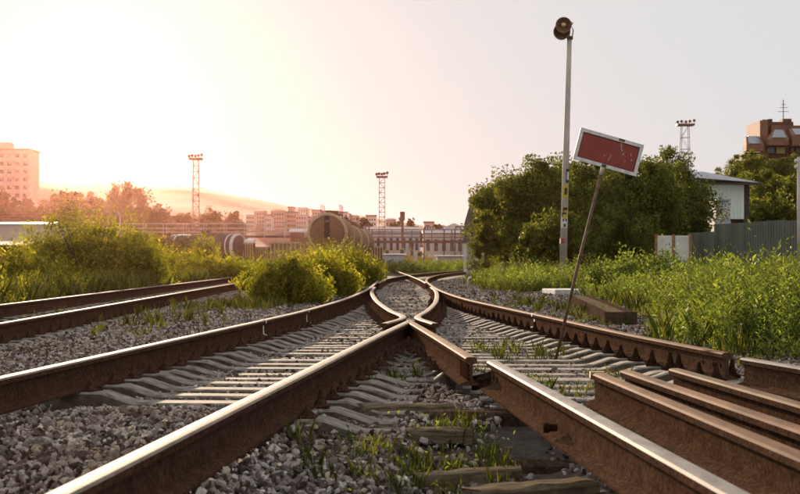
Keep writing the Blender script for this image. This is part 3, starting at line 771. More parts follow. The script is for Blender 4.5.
# tree line on the ridge: one mass nobody could count
rp = []
for px in np.arange(172, 228, .35):
    d = 1045; top = (262-np.interp(px, [a for a, b in ridge], [b for a, b in ridge]))/F*1050+.78
    m = 22; rp.append(np.stack([X(px, d)+rng.normal(0, 1.3, m), np.full(m, d)+rng.normal(0, 4, m), top-1.8+np.abs(rng.normal(0, 1.3, m))*rng.uniform(.4, 1.2)], -1))
v, f = leaves(np.concatenate(rp), 1.4, rng)
o = link_mesh('ridge_wood', np_mesh('ridge_wood', v, f), M['leaf_far']); tag(o, 'thin line of far woods along the top of the hill', 'wood', kind='stuff')

# ------------------------------------------------------------------ leaning sign
M['sign_red'] = mat_noise('faded red paint', (.21, .026, .016), (.30, .045, .026), 12, .6, 0, .15, .001, 'Object')
M['post_rust'] = mat_noise('rusty post', (.07, .035, .02), (.20, .11, .065), 20, .7, .2, .4, .002)
sg = empty('leaning_sign', (1.33, 14.0, float(gz(1.33, 14.0))), 'red board with a white border leaning on a thin rusty post between the rails', 'sign')
gzs = float(gz(1.33, 14.0)); d0 = 13.95
top = Vector((X(602.5, d0)-1.33, d0-14.0, Z(168, d0)-gzs))
mb = MB(); mb.tube([(0, 0, -.12), top*.5+Vector((.006, 0, 0)), top], [.014, .0135, .013], 8); mb.build('post', M['post_rust'], sg, True)
mb = MB(); a = top*.965; mb.tube([a+Vector((0, -.003, 0)), top*1.04+Vector((0, -.003, 0))], [.0165, .018], 8); mb.build('post_top', M['white_paint'], sg, True)
bc = Vector((X(608, d0)-1.33, d0-14.0-.035, Z(152.3, d0)-gzs)); tilt = math.atan2(17.3, 63.5)
bd = bpy.data.objects.new('sign_board_root', None)
def boardpart(name, rects, y0, y1, mat, lab=None):
    mb = MB()
    for (x0, x1, z0, z1) in rects: mb.b2(x0, x1, y0, y1, z0, z1)
    o = mb.build(name, mat, sg); o.location = bc; o.rotation_euler = (R(-3), tilt, R(4))
    if lab: tag(o, lab)
    return o
bw, bh = .575/2, .285/2; t_ = .030
boardpart('panel', [(-bw+t_, bw-t_, -bh+t_, bh-t_)], -.002, .004, M['sign_red'])
boardpart('border', [(-bw, bw, bh-t_, bh), (-bw, bw, -bh, -bh+t_), (-bw, -bw+t_, -bh+t_, bh-t_), (bw-t_, bw, -bh+t_, bh-t_)], -.006, .010, M['white_paint'])
boardpart('edge_shadow_strip', [(-bw+t_, bw-t_, bh-t_-.008, bh-t_), (-bw+t_, bw-t_, -bh+t_, -bh+t_+.006), (-bw+t_, -bw+t_+.006, -bh+t_+.006, bh-t_-.008), (bw-t_-.007, bw-t_, -bh+t_+.006, bh-t_-.008)], -.004, -.0021, mat_noise('dark red edge shade', (.05, .01, .008), (.09, .018, .012), 10)).name = 'painted_edge_shadow'  # dark strips inside the border, an edge shadow put in as colour
def scratch(pts, w):
    mb = MB()
    for p, q in zip(pts[:-1], pts[1:]):
        p = Vector((p[0], -.0035, p[1])); q = Vector((q[0], -.0035, q[1])); dd = (q-p).normalized(); n_ = Vector((dd.z, 0, -dd.x))*w
        mb.add([p-n_, p+n_, q+n_*.8, q-n_*.8], [(0, 1, 2, 3), (3, 2, 1, 0)])
    return mb
for pts, w in [([(.085, .110), (.095, .085), (.10, .06), (.115, .035)], .006), ([(.125, .02), (.135, .012)], .008), ([(.03, -.02), (.02, -.05), (.012, -.075)], .0035), ([(-.03, -.04), (-.022, -.043)], .004), ([(.195, .04), (.20, .015)], .0045), ([(.21, -.01), (.216, -.02)], .006), ([(.155, -.035), (.162, -.042)], .006)]:
    s_ = scratch(pts, w).build('scratch_mark', M['white_paint'], sg); s_.location = bc; s_.rotation_euler = (R(-3), tilt, R(4))
mb = MB(); mb.b2(.06, .115, -.009, .0, bh-.022, bh-.001); mb.b2(-.03, .01, -.009, .0, -bh+.001, -bh+.026)
s_ = mb.build('rust_patch', M['post_rust'], sg); s_.location = bc; s_.rotation_euler = (R(-3), tilt, R(4))

# ------------------------------------------------------------------ loudspeaker pole
M['pole'] = mat_noise('pole pale paint', (.36, .30, .25), (.58, .50, .43), 4, .7, 0, .3, .004, 'Object', (1, 1, .3))
M['spk'] = mat_noise('speaker brown', (.16, .08, .045), (.30, .16, .09), 10, .5, .1, .2, .002)
M['brass'] = mat_noise('speaker boss', (.45, .33, .14), (.65, .5, .25), 10, .4, .4, .1, .002)
M['yellow'] = mat_noise('yellow sticker', (.42, .30, .03), (.62, .46, .06), 10, .6)
M['black'] = mat_noise('black paint', (.01, .01, .012), (.035, .03, .03), 10, .6)
M['red'] = mat_noise('red band paint', (.30, .03, .02), (.42, .07, .04), 10, .6)
pd = 50.0; px0 = X(562.3, pd); pz0 = float(gz(px0, pd))
sp = empty('speaker_pole', (px0, pd, pz0), 'tall pale pole with a horn loudspeaker on top and small stickers', 'pole')
def pole_at(py): # point on the axis
    z = Z(py, pd)-pz0; zt = Z(36, pd)-pz0; return Vector(((X(569.5, pd)-px0)*z/zt, 0, z))
mb = MB(); mb.tube([(0, 0, -.3), pole_at(150), pole_at(38)], [.118, .10, .075], 14); mb.build('pole_shaft', M['pole'], sp, True)
def sleeve(name, py0, py1, mat, r=.104, lab=None, arc=(-1.15, 1.15)):
    mb = MB(); a = pole_at(py0); b = pole_at(py1); n = 10; vs = []
    for p in (a, b):
        for k in range(n+1):
            t = arc[0]+(arc[1]-arc[0])*k/n; vs.append(p+Vector((math.sin(t)*r*1.04, -math.cos(t)*r*1.04, 0)))
    for p in (a, b):
        for k in range(n+1):
            t = arc[0]+(arc[1]-arc[0])*k/n; vs.append(p+Vector((math.sin(t)*r*.9, -math.cos(t)*r*.9, 0)))
    m = n+1; fs = [(k, k+1, m+k+1, m+k) for k in range(n)]+[(k, 2*m+k, 2*m+k+1, k+1) for k in range(n)]+[(m+k, m+k+1, 3*m+k+1, 3*m+k) for k in range(n)]+[(0, m, 3*m, 2*m), (n, 2*m+n, 3*m+n, m+n)]
    mb.add(vs, fs); o = mb.build(name, mat, sp); 
    if lab: tag(o, lab)
    return o
sleeve('sticker', 183, 169, M['black'], .1035, 'dark square sticker facing right', (.05, 1.5))
sleeve('sticker_field', 180, 172, M['white_paint'], .1055, None, (.35, 1.2))
sleeve('sticker', 198, 185, M['yellow'], .106, 'yellow rectangular sticker', (-.9, 1.2))
sleeve('sticker_print', 195, 188, M['black'], .1075, None, (-.25, .55))
for q, (a0, a1, c) in enumerate([(206, 205, 'yellow'), (208, 206, 'black'), (211, 209, 'yellow'), (213, 211, 'black'), (215, 213, 'yellow')]):
    sleeve('stripe', a0+4, a1+1.5, M[c], .107+.0007*q, None, (-.8+.3*(q % 3), .5+.3*(q % 3)))
sleeve('sticker', 228, 217, M['white_paint'], .1075, 'white sticker with dark face like blots', (-1.1, 1.0))
for (a0, a1, b0, b1) in [(221.5, 219, -.55, -.1), (221.5, 219, .2, .65), (227, 224, -.25, .4)]: sleeve('blot', a0, a1, M['black'], .109, None, (b0, b1))
sleeve('painted_band', 243.5, 238.5, M['red'], .110, 'faded red band', (-3.14, 3.14))
mb = MB(); q = pole_at(270); mb.box(q+Vector((-.16, -.02, 0)), (.12, .12, .16)); mb.build('junction_box', M['spk'], sp)
# horn: opening turned to the left, down and towards the viewer
hc = pole_at(27); hs_ = MB()
ax = Vector((-.10, -.93, -.12)).normalized(); ctr = Vector((X(563.5, pd)-px0, 0, Z(27.5, pd)-pz0))
def ring_profile(mbx, prof, c, ax, n=20, mi=0):
    a = ax.cross(Vector((0, 0, 1))).normalized(); b = ax.cross(a); vs = []; fs = []
    for (t, r) in prof: vs += [c+ax*t+(a*math.cos(6.2832*k/n)+b*math.sin(6.2832*k/n))*r for k in range(n)]
    for i in range(len(prof)-1):
        for k in range(n): fs.append((i*n+k, i*n+(k+1) % n, (i+1)*n+(k+1) % n, (i+1)*n+k))
    mbx.add(vs, fs, mi)
low = ctr+Vector((-.05, .05, -.13))
mb = MB(); ring_profile(mb, [(.22, .235), (.235, .25), (.22, .262), (.12, .25), (.02, .19), (-.10, .12), (-.10, .001)], low, ax); ring_profile(mb, [(.22, .235), (.08, .17), (.0, .10), (-.02, .001)], low, ax); mb.build('horn', M['spk'], sp, True)
up_ = ctr+Vector((.0, -.06, .06))
mb = MB(); ring_profile(mb, [(.22, .225), (.235, .24), (.22, .252), (.10, .235), (.0, .17), (-.10, .11), (-.28, .10), (-.30, .001)], up_, ax); ring_profile(mb, [(.22, .225), (.10, .16), (.06, .001)], up_, ax); mb.build('horn', M['spk'], sp, True)
mb = MB(); ring_profile(mb, [(.10, .02), (.24, .075), (.27, .06), (.285, .001)], up_, ax, 14); mb.build('horn_centre', M['brass'], sp, True)
mb = MB(); mb.tube([pole_at(38), pole_at(38)+Vector((.02, .02, .22)), up_+Vector((.17, .25, .12))], .022, 6); mb.tube([pole_at(38)+Vector((.08, 0, 0)), pole_at(33)+Vector((.12, .05, .08)), up_+Vector((.22, .2, .14))], .018, 6)
mb.box(pole_at(38)+Vector((0, 0, 0)), (.20, .20, .10)); mb.build('bracket', M['post_rust'], sp)
mb = MB(); mb.tube([up_-ax*.1+Vector((.1, 0, 0)), up_-ax*.1+Vector((.28, .05, .08))], [.12, .04], 10); mb.build('driver', M['pole'], sp, True)

# concrete slab, timber box, marker stub, debris timbers
def slab(px, py, d, w, dp, h, name, lab, cat, mat, rz=0, zoff=0):
    x = X(px, d); z = float(gz(x, d))+zoff; mb = MB()
    n = 10
    mb.box((0, 0, h/2), (w, dp, h)); o = mb.build(name, mat); o.location = (x, d, z); o.rotation_euler = (0, 0, rz)
    bv = o.modifiers.new('bevel', 'BEVEL'); bv.width = min(h, dp)*.15; bv.segments = 2
    return tag(o, lab, cat)
slab(564, 294, 38, .75, 1.6, .12, 'concrete_slab', 'pale concrete slab at the foot of the speaker pole', 'slab', mat_noise('slab concrete', (.42, .40, .36), (.62, .60, .55), 6, .9), .1, .02)
tb = empty('timber_box', (2.95, 23.0, float(gz(2.95, 23.0))), 'dark weathered timber trough lying in the grass right of the sign post', 'box', rz=R(-3.6))
for k, (dx_, w_) in enumerate([(-.17, .045), (.17, .045)]):
    mb = MB(); mb.b2(dx_-.025, dx_+.025, -3.0, 8.0, 0, .18); mb.build('side_board', M['dark_timber'], tb)
mb = MB(); 
for k in range(30): mb.b2(-.144, .144, -2.97+k*.36, -2.97+k*.36+.33, .12, .155)
mb.build('top_boards', M['timber'], tb)
mb = MB(); mb.b2(-.2, .2, -3.05, -3.003, 0, .19); mb.build('end_board', M['dark_timber'], tb)
mb = MB(); mb.tube([(0, 0, -.1), (0, 0, .22), (.03, 0, .27), (.12, 0, .27)], .04, 8); o = mb.build('marker_stub', M['white_paint'], None, True); o.location = (X(468, 55), 55, float(gz(X(468, 55), 55))); tag(o, 'small bent white pipe stub beside the far right rail', 'pipe')
for (x, y, L, w, h, rz, lift, lab, mt) in [(.02, 9.2, .62, .13, .09, .55, .0, 'weathered timber end nearest the crossing rails in the broken track bed', 'timber'),
                                           (.30, 7.2, .55, .10, .07, .5, .02, 'narrow pale timber lying in the grass left of the broken rail', 'timber'),
                                           (.52, 6.35, .60, .15, .10, .62, .06, 'yellowish split timber block below the broken rail', 'timber'),
                                           (.12, 8.3, .5, .12, .08, .35, .0, 'grey timber beam half sunk behind the grass tuft', 'timber'),
                                           (.78, 5.15, .9, .16, .12, .05, .02, 'pale timber beam at the bottom edge under the broken rail', 'timber'),
                                           (.62, 8.9, .9, .2, .12, -.02, -.05, 'dark creosoted timber under the gap of the broken rail', 'dark_timber'),
                                           (.75, 7.9, 1.0, .2, .12, .02, -.08, 'dark creosoted timber crossing under the middle of the broken rail', 'dark_timber'),
                                           (.95, 6.2, 1.1, .22, .12, .02, -.08, 'dark creosoted timber crossing under the near end of the broken rail', 'dark_timber'),
                                           (1.6, 8.45, 1.3, .2, .13, .0, -.022, 'dark timber bearer under the far ends of the stored rails', 'dark_timber'), (1.75, 5.6, 1.3, .2, .13, .0, -.022, 'dark timber bearer under the near part of the stored rails', 'dark_timber')]:
    mb = MB(); n = 9
    vs = []; 
    for i in range(n):
        u = -L/2+L*i/(n-1); j = random.uniform(-.008, .008)
        for (a, b_) in ((-w/2, 0), (-w/2, h*.85), (-w/2+.015, h), (w/2-.015, h), (w/2, h*.85), (w/2, 0)): vs.append((u+random.uniform(-.01, .01), a+j, b_+random.uniform(-.006, .006)))
    fs = [(i*6+k, (i+1)*6+k, (i+1)*6+(k+1) % 6, i*6+(k+1) % 6) for i in range(n-1) for k in range(6)]+[(5, 4, 3, 2, 1, 0), tuple((n-1)*6+k for k in range(6))]
    mb.add(vs, fs); o = mb.build('old_timber', M[mt]); o.location = (x, y, float(gz(x, y))+lift-.02); o.rotation_euler = (0, random.uniform(-.04, .04), rz); tag(o, lab, 'timber')

# ------------------------------------------------------------------ fence, panels, house (right)
M['fence'] = mat_noise('grey green fence metal', (.10, .108, .078), (.17, .178, .13), 2, .75, .1, .2, .003, 'World', (1, 1, .3))
def corr_fence(name, pa, pb, za, zb, label, mat, amp=.03, pitch=.16, cat='fence'):
    A = Vector((pa[0], pa[1], 0)); B = Vector((pb[0], pb[1], 0)); L = (B-A).length; t = (B-A)/L; nr = Vector((t.y, -t.x, 0))
    e = empty(name, (A.x, A.y, float(gz(A.x, A.y))), label, cat); z0 = e.location.z
    npan = max(1, int(L/1.15)); 
    for p in range(npan):
        mb = MB(); u0 = L*p/npan; u1 = L*(p+1)/npan-.01; m = int((u1-u0)/pitch); us = []
        for k in range(m):
            b = u0+(u1-u0)*k/m; w = (u1-u0)/m; us += [(b, 0), (b+w*.4, 0), (b+w*.5, amp), (b+w*.9, amp)]
        us.append((u1, 0)); vs = []
        jz = random.uniform(-.02, .02)
        for (u, a) in us:
            q = A+t*u+nr*(a+(.006 if p % 2 else 0)); tt = u/L; zt = za+(zb-za)*tt+jz
            vs += [(q.x-A.x, q.y-A.y, -.2), (q.x-A.x, q.y-A.y, zt-z0)]
        fs = [(2*i, 2*i+2, 2*i+3, 2*i+1) for i in range(len(us)-1)]
        k0 = len(vs); vs += [(v[0]-nr.x*.004, v[1]-nr.y*.004, v[2]) for v in vs]
        fs += [tuple(k0+i for i in f_)[::-1] for f_ in fs]
        mb.add(vs, fs); mb.build('panel', mat, e)
    return e
fd0, fd1, fd2 = 58, 50, 57
corr_fence('corrugated_fence', (X(714, fd0), fd0), (X(812, fd1)+1.5, fd1-1), Z(224, fd0), Z(217, fd1), 'tall grey green corrugated metal fence at the right edge', M['fence'])
corr_fence('corrugated_fence', (X(688, fd2), fd2), (X(715, fd0+1), fd0+1), Z(233, fd2), Z(232, fd0+1), 'lower dark green fence section between the white panels and the tall fence', M['fence'])
M['panel'] = mat_noise('cream board', (.60, .56, .48), (.78, .74, .66), 3, .8, 0, .2, .004)
pf = empty('board_fence', (X(655, 56), 56, float(gz(X(655, 56), 56))), 'two cream white boards between rusty posts left of the green fence', 'fence'); z0 = pf.location.z
for (a, b) in ((657, 672), (675, 689)):
    mb = MB(); mb.b2(X(a, 56)-pf.location.x, X(b, 56)-pf.location.x, -.03, .03, .3, Z(235.5, 56)-z0); mb.build('board', M['panel'], pf)
for a in (656, 673.5, 690):
    mb = MB(); mb.b2(X(a, 56)-pf.location.x-.04, X(a, 56)-pf.location.x+.04, -.06, .04, -.2, Z(235, 56)-z0+.02); mb.build('post', mat_noise('orange rust post', (.22, .10, .04), (.4, .2, .08), 8), pf)
# pale green house
M['house'] = mat_noise('pale green siding', (.58, .66, .58), (.74, .80, .72), 2, .8, 0, .2, .01, 'Object', (8, 8, .3))
M['roof_grey'] = mat_noise('grey roof sheet', (.32, .30, .31), (.48, .46, .47), 2, .5, .2, .2, .01)
M['dark_wood'] = mat_noise('dark wood', (.035, .022, .018), (.09, .055, .04), 5, .8)
M['glass'] = mat_noise('window glass', (.02, .024, .03), (.06, .07, .08), 2, .15, 0, 0, 0)
hd_ = 84.0; hx0, hx1 = X(690, hd_), X(744, hd_); hz0 = float(gz((hx0+hx1)/2, hd_))
hs2 = empty('pale_house', ((hx0+hx1)/2, hd_, hz0), 'pale green house with a low grey roof behind the corrugated fence', 'house'); hw = (hx1-hx0)/2
wz0, wz1 = Z(219, hd_)-hz0, Z(184, hd_)-hz0
mb = MB(); mb.b2(-hw, hw, 0, 6, wz0, wz1)
n = int(2*hw/.16)
for k in range(n): mb.b2(-hw+k*2*hw/n, -hw+k*2*hw/n+.11, -.025, -.003, wz0, wz1)
mb.build('wall', M['house'], hs2)
mb = MB(); mb.b2(-hw+.1, hw-.05, .4, 5.8, -.3, wz0-.003); mb.b2(hw+.003, hw+.35, .3, 6, wz0-.3, wz1-.003); mb.build('lower_storey', M['dark_wood'], hs2)
rt = Z(171, hd_)-hz0
mb = MB(); e0, e1, a_, b_ = -hw-.3, hw+.75, -.6, 6.6; ze = wz1+.04; zr = rt; pk = -hw+.8
mb.add([(e0, a_, ze+.3), (e1, a_, ze), (e1, b_, ze), (e0, b_, ze+.3), (e0, a_+1.2, zr), (pk, a_+1.2, zr), (pk, b_-1.2, zr), (e0, b_-1.2, zr)], [(0, 1, 5, 4), (1, 2, 6, 5), (2, 3, 7, 6), (4, 5, 6, 7), (3, 0, 4, 7), (3, 2, 1, 0)])
mb.build('roof', M['roof_grey'], hs2)
mb = MB(); mb.b2(e0, e1, a_-.02, a_+.02, ze-.12, ze-.005); mb.build('fascia', M['dark_wood'], hs2)
# small whitish annexe
mb = MB(); a0, a1 = X(712, 78), X(735, 78); z0_ = float(gz((a0+a1)/2, 78)); cx_ = (a0+a1)/2
an = empty('whitewashed_shed', (cx_, 78, z0_), 'small whitewashed shed with a sloping side in front of the pale green house', 'shed')
w2 = (a1-a0)/2; zt = Z(200, 78)-z0_
mb.add([(-w2, 0, -.2), (w2, 0, -.2), (w2*.5, 0, zt), (-w2*.6, 0, zt*.97), (-w2, 3, -.2), (w2, 3, -.2), (w2*.5, 3, zt), (-w2*.6, 3, zt*.97)], [(0, 1, 2, 3), (5, 4, 7, 6), (1, 5, 6, 2), (4, 0, 3, 7), (3, 2, 6, 7)])
mb.build('wall', mat_noise('flaking whitewash', (.30, .32, .36), (.70, .70, .70), 3, .9, 0, .3, .01, 'World'), an)
mb = MB(); mb.box((-w2*.05, 1.5, zt+.0), (w2*1.3, 3.2, .08), ry=-.02); mb.build('roof', M['roof_grey'], an)

# brick house on the slope
bdist = 230.0; bz = 8.5
M['brick'] = mat_noise('orange brick', (.17, .075, .045), (.27, .125, .075), .8, .85, 0, .2, .02, 'Object')
M['brick_dark'] = mat_noise('dark brick', (.085, .035, .022), (.15, .06, .035), .8, .85)
M['skylight'] = mat_noise('skylight glass', (.16, .18, .20), (.28, .30, .33), 1.2, .2, 0, 0, 0)
M['concrete_far'] = mat_noise('far concrete', (.34, .31, .28), (.48, .44, .40), .3, .9)
bx0 = X(742, bdist); bh_ = empty('brick_house', (bx0, bdist, bz), 'orange brick house with slanted skylights on the wooded slope at the top right', 'house')
def bb(px0, px1, py0, py1, y0, y1, name, mat):
    mb = MB(); mb.b2(X(px0, bdist)-bx0, X(px1, bdist)-bx0, y0, y1, Z(py1, bdist)-bz, Z(py0, bdist)-bz); return mb.build(name, mat, bh_)
bb(760, 768, 120.5, 165, 0, 9, 'tower', M['brick'])
bb(768.1, 796, 121, 165, 1.5, 10, 'main_wall', M['brick_dark'])
bb(772, 786, 125, 132, .3, 1.4, 'upper_wall', M['brick'])
bb(786.2, 815, 125, 152, .9, 9, 'right_wall', M['brick'])
bb(784, 812, 152.1, 208, .5, 8, 'base_wall', M['brick_dark'])
bb(745, 784, 152.1, 208, .4, 8, 'base_wall', M['brick_dark'])
def bay(px0, px1, ptop, pmid, pbot, slx):
    mb = MB(); a, b_ = X(px0, bdist)-bx0, X(px1, bdist)-bx0; zt, zm, zb = [Z(q, bdist)-bz for q in (ptop, pmid, pbot)]; s = slx
    # lower box, leaning glass above it
    vs = [(a, -2.6, zb), (b_, -2.6, zb), (b_, -2.6, zm), (a, -2.6, zm), (a+s, -.1, zt), (b_, -.1, zt), (a, 0, zb), (b_, 0, zb), (a, 0, zm), (a+s, 0, zt), (b_, 0, zt)]
    mb.add(vs, [(0, 1, 2, 3), (1, 7, 10, 2), (0, 3, 8, 6), (3, 9, 8), (3, 2, 10, 9), (6, 7, 1, 0)]); o = mb.build('bay', M['brick'], bh_)
    g = MB(); e = .25
    p = [Vector((a+e, -2.6, zm)), Vector((b_-e, -2.6, zm)), Vector((b_-e, 0, zt)), Vector((a+s+e*.5, 0, zt))]
    c0 = sum(p, Vector())/4; q = [c0+(v-c0)*.9+Vector((0, -.12, .10)) for v in p]; r_ = [v+Vector((0, .1, -.08)) for v in q]
    g.add(q+r_, [(0, 1, 2, 3), (7, 6, 5, 4), (0, 4, 5, 1), (1, 5, 6, 2), (2, 6, 7, 3), (3, 7, 4, 0)]); g.build('skylight', M['skylight'], o)
bay(742.5, 759.5, 136.5, 146, 152, 3.5*230/1600*1)
bay(765, 784.5, 130, 140, 146.5, 8*230/1600)
bay(788, 815, 129, 137, 147, 1*230/1600)
bb(767, 774, 147, 153.5, -.3, .3, 'window', M['glass']); bb(776, 784.5, 147.5, 153.5, -.3, .3, 'panel', mat_noise('yellow panel', (.42, .36, .12), (.55, .47, .18), 2)); bb(791, 793.5, 147, 152, .0, .8, 'window', M['glass']); bb(796, 799, 147, 152, .0, .8, 'window', M['glass'])
bb(764, 770, 119, 120.4, 1, 3, 'roof_vent', M['brick_dark']); bb(770.5, 775, 118, 121, 1.6, 3, 'roof_vent', M['brick_dark']); bb(786, 795, 117.5, 121, 2, 4, 'roof_vent', M['brick_dark'])
mb = MB(); ax_ = X(787.5, bdist)-bx0; mb.tube([(ax_, 2.5, Z(121, bdist)-bz), (ax_, 2.5, Z(98, bdist)-bz)], .06, 6)
for py, w in ((103, .4), (106, .6), (110, .8)): mb.tube([(ax_-w, 2.5, Z(py, bdist)-bz), (ax_+w, 2.5, Z(py, bdist)-bz)], .035, 5)
mb.build('antenna', M['black'], bh_)
# concrete pole with insulators at the right edge
mb = MB(); d = 49.; x = X(798.6, d); z0 = float(gz(x, d)); e = empty('utility_pole', (x, d, z0), 'thin pale concrete pole with round insulators cut by the right edge', 'pole')
mb.tube([(0, 0, -.2), (0, 0, Z(157, d)-z0)], [.06, .045], 10); mb.build('pole_shaft', M['pole'], e, True)
for py in (161, 167): 
    mb = MB(); ring_profile(mb, [(-.06, .001), (-.05, .04), (0, .058), (.05, .04), (.06, .001)], Vector((-.09, -.05, Z(py, d)-z0)), Vector((0, -.2, 1)).normalized(), 12); mb.build('insulator', M['panel'], e, True)

# pale gabled building (left end of the trees)
gd = 100.0; gx0 = X(465, gd); gz0 = float(gz(gx0, gd))
gb = empty('gabled_building', (gx0, gd, gz0), 'pale walled building with a brown mansard top half hidden by the trees', 'building', rz=R(-5))
w_ = X(540, gd)-gx0
zq = lambda py: Z(py, gd)-gz0
mb = MB(); mb.b2(0, w_, 0, 9, -.2, zq(243)); mb.build('lower_wall', mat_noise('pale plaster', (.34, .30, .27), (.46, .41, .37), 1, .9), gb)
mb = MB(); x1 = X(471, gd)-gx0
mb.add([(-.15, -.2, zq(243)+.003), (w_+.15, -.2, zq(243)+.003), (w_-.2, -.2, zq(199)), (w_*.5, -.2, zq(185)), (x1, -.2, zq(201)), (-.05, -.2, zq(224))]+[(-.15, 9.2, zq(243)+.003), (w_+.15, 9.2, zq(243)+.003), (w_-.2, 9.2, zq(199)), (w_*.5, 9.2, zq(185)), (x1, 9.2, zq(201)), (-.05, 9.2, zq(224))],
       [(0, 1, 2, 3, 4, 5), (11, 10, 9, 8, 7, 6), (0, 5, 11, 6), (5, 4, 10, 11), (4, 3, 9, 10), (3, 2, 8, 9), (2, 1, 7, 8), (1, 0, 6, 7)])
mb.build('gable', mat_noise('brown grey boards', (.10, .075, .065), (.18, .14, .12), 2, .85, 0, .2, .01, 'Object', (6, 1, .4)), gb)
mb = MB()
for (p, q, r_, s_) in (((x1-.15, zq(200)), (w_*.5, zq(183.5)), 0, 0),):
    mb.add([(p[0], -.6, p[1]), (q[0], -.6, q[1]), (q[0], -.6, q[1]+.12), (p[0], -.6, p[1]+.12), (p[0], 9.5, p[1]), (q[0], 9.5, q[1]), (q[0], 9.5, q[1]+.12), (p[0], 9.5, p[1]+.12)], [(0, 1, 2, 3), (5, 4, 7, 6), (3, 2, 6, 7), (1, 0, 4, 5), (0, 3, 7, 4), (1, 5, 6, 2)])
mb.build('roof_edge', M['roof_grey'], gb)
f_ = MB(); f_.b2(X(473, gd)-gx0, X(479.5, gd)-gx0, -.06, -.003, zq(256), zq(246)); fr = f_.build('window', M['white_paint'], gb)
f_ = MB(); f_.b2(X(474, gd)-gx0, X(478.7, gd)-gx0, -.09, -.063, zq(255), zq(248)); f_.build('pane', M['glass'], fr)
mb = MB(); mb.b2(-.08, .12, -.1, -.003, -.2, zq(243)); mb.build('corner_board', M['white_paint'], gb)

# ------------------------------------------------------------------ lattice masts
M['mast'] = mat_noise('mast steel', (.16, .07, .05), (.26, .12, .085), 1, .7, .2, 0, 0)
def mast(px, d, pyt, pyb, wt_, wb_, label, plat, z0=None, nb=18):
    x = X(px, d); z0 = float(gz(x, d)) if z0 is None else z0; H = Z(pyt, d)-z0
    e = empty('lattice_mast', (x, d, z0), label, 'mast', 'lattice floodlight masts')
    a, b_ = wt_/F*d/2, wb_/F*d/2; r = d/F*.38
    mb = MB()
    for sx in (-1, 1):
        for sy in (-1, 1): mb.bar((sx*b_, sy*b_, 0), (sx*a, sy*a, H), r)
    for k in range(nb):
        t = k/nb; t2 = (k+1)/nb; w0 = b_+(a-b_)*t; w1 = b_+(a-b_)*t2
        for sy in (-1, 1):
            mb.bar((-w0, sy*w0, H*t), (w0, sy*w0, H*t), r*.7)
            s = 1 if k % 2 else -1; mb.bar((-w0*s, sy*w0, H*t), (w1*s, sy*w1, H*t2), r*.55)
        for sx in (-1, 1): mb.bar((sx*w0, -w0, H*t), (sx*w0, w0, H*t), r*.6)
    mb.build('tower_frame', M['mast'], e)
    pw = plat/F*d/2; mb = MB(); mb.b2(-pw, pw, -pw*.8, pw*.8, H, H+.12*d/100); 
    for s in (-1, 1):
        mb.bar((-pw, s*pw*.8, H+1.0*d/375), (pw, s*pw*.8, H+1.0*d/375), r*.4)
        for q in (-1, 0, 1): mb.bar((q*pw, s*pw*.8, H), (q*pw, s*pw*.8, H+1.0*d/375), r*.4)
    mb.build('platform', M['mast'], e)
    for k, (u, hh) in enumerate([(-.95, .3), (-.5, .5), (0., .35), (.45, .55), (.95, .8)]):
        mb = MB(); c = Vector((u*pw, -pw*.6, H+.0018*d*(1+hh))); ring_profile(mb, [(-.0009*d, .001), (-.0008*d, .0006*d), (.0005*d, .0009*d), (.0005*d, .001)], c, Vector((.3*u, -1, -.5)).normalized(), 10)
        mb.bar((c.x, c.y, H), (c.x, c.y+.1, c.z), r*.5); mb.build('floodlight', M['mast'], e, True)
mast(196, 330, 160, 255, 5.2, 7.2, 'tall lattice floodlight mast standing against the hill on the left', 13, z0=0)
mast(382, 330, 178, 262, 5.5, 6.2, 'tall lattice floodlight mast in the middle above the far tracks', 11, z0=0)
mast(685, 300, 126, 262, 7, 15, 'wide four legged lattice mast rising behind the trees on the right', 17, z0=0, nb=12)
mb = MB(); mb.tube([(0, 0, 0), (0, 0, Z(212, 300))], .22, 8); mb.box((0, 0, Z(216, 300)), (.9, .5, 1.6)); o = mb.build('signal_post', M['mast']); o.location = (X(402.5, 300), 300, 0); tag(o, 'slim signal post right of the middle lattice mast', 'post')

# ------------------------------------------------------------------ wagons
M['tank'] = mat_rust('tank rust', (.15, .08, .055), (.27, .155, .105), (.42, .29, .21), .6, False, .05)
M['tank_rim'] = mat_noise('tank rim ochre', (.40, .27, .16), (.58, .42, .27), 2, .7)
M['tank_dark'] = mat_noise('tar black', (.02, .015, .013), (.07, .04, .03), 1.5, .6)
M['rim_white'] = mat_noise('tank white ring', (.55, .50, .46), (.75, .70, .64), 2, .7)
M['rust_wagon'] = mat_rust('wagon rust', (.06, .025, .016), (.11, .045, .028), (.16, .075, .045), .75, False, 0)
def wheels(parent, L):
    for yb in (-L*.33, L*.33):
        for dy in (-.9, .9):
            mb = MB()
            for sx in (-.8, .8): ring_profile(mb, [(-.07, .001), (-.07, .475), (.07, .475), (.07, .001)], Vector((sx, yb+dy, .475+.18)), Vector((1, .0, 0.001)).normalized(), 20)
            mb.tube([(-.8, yb+dy, .655), (.8, yb+dy, .655)], .08, 8); mb.build('wheelset', M['tank_dark'], parent, True)
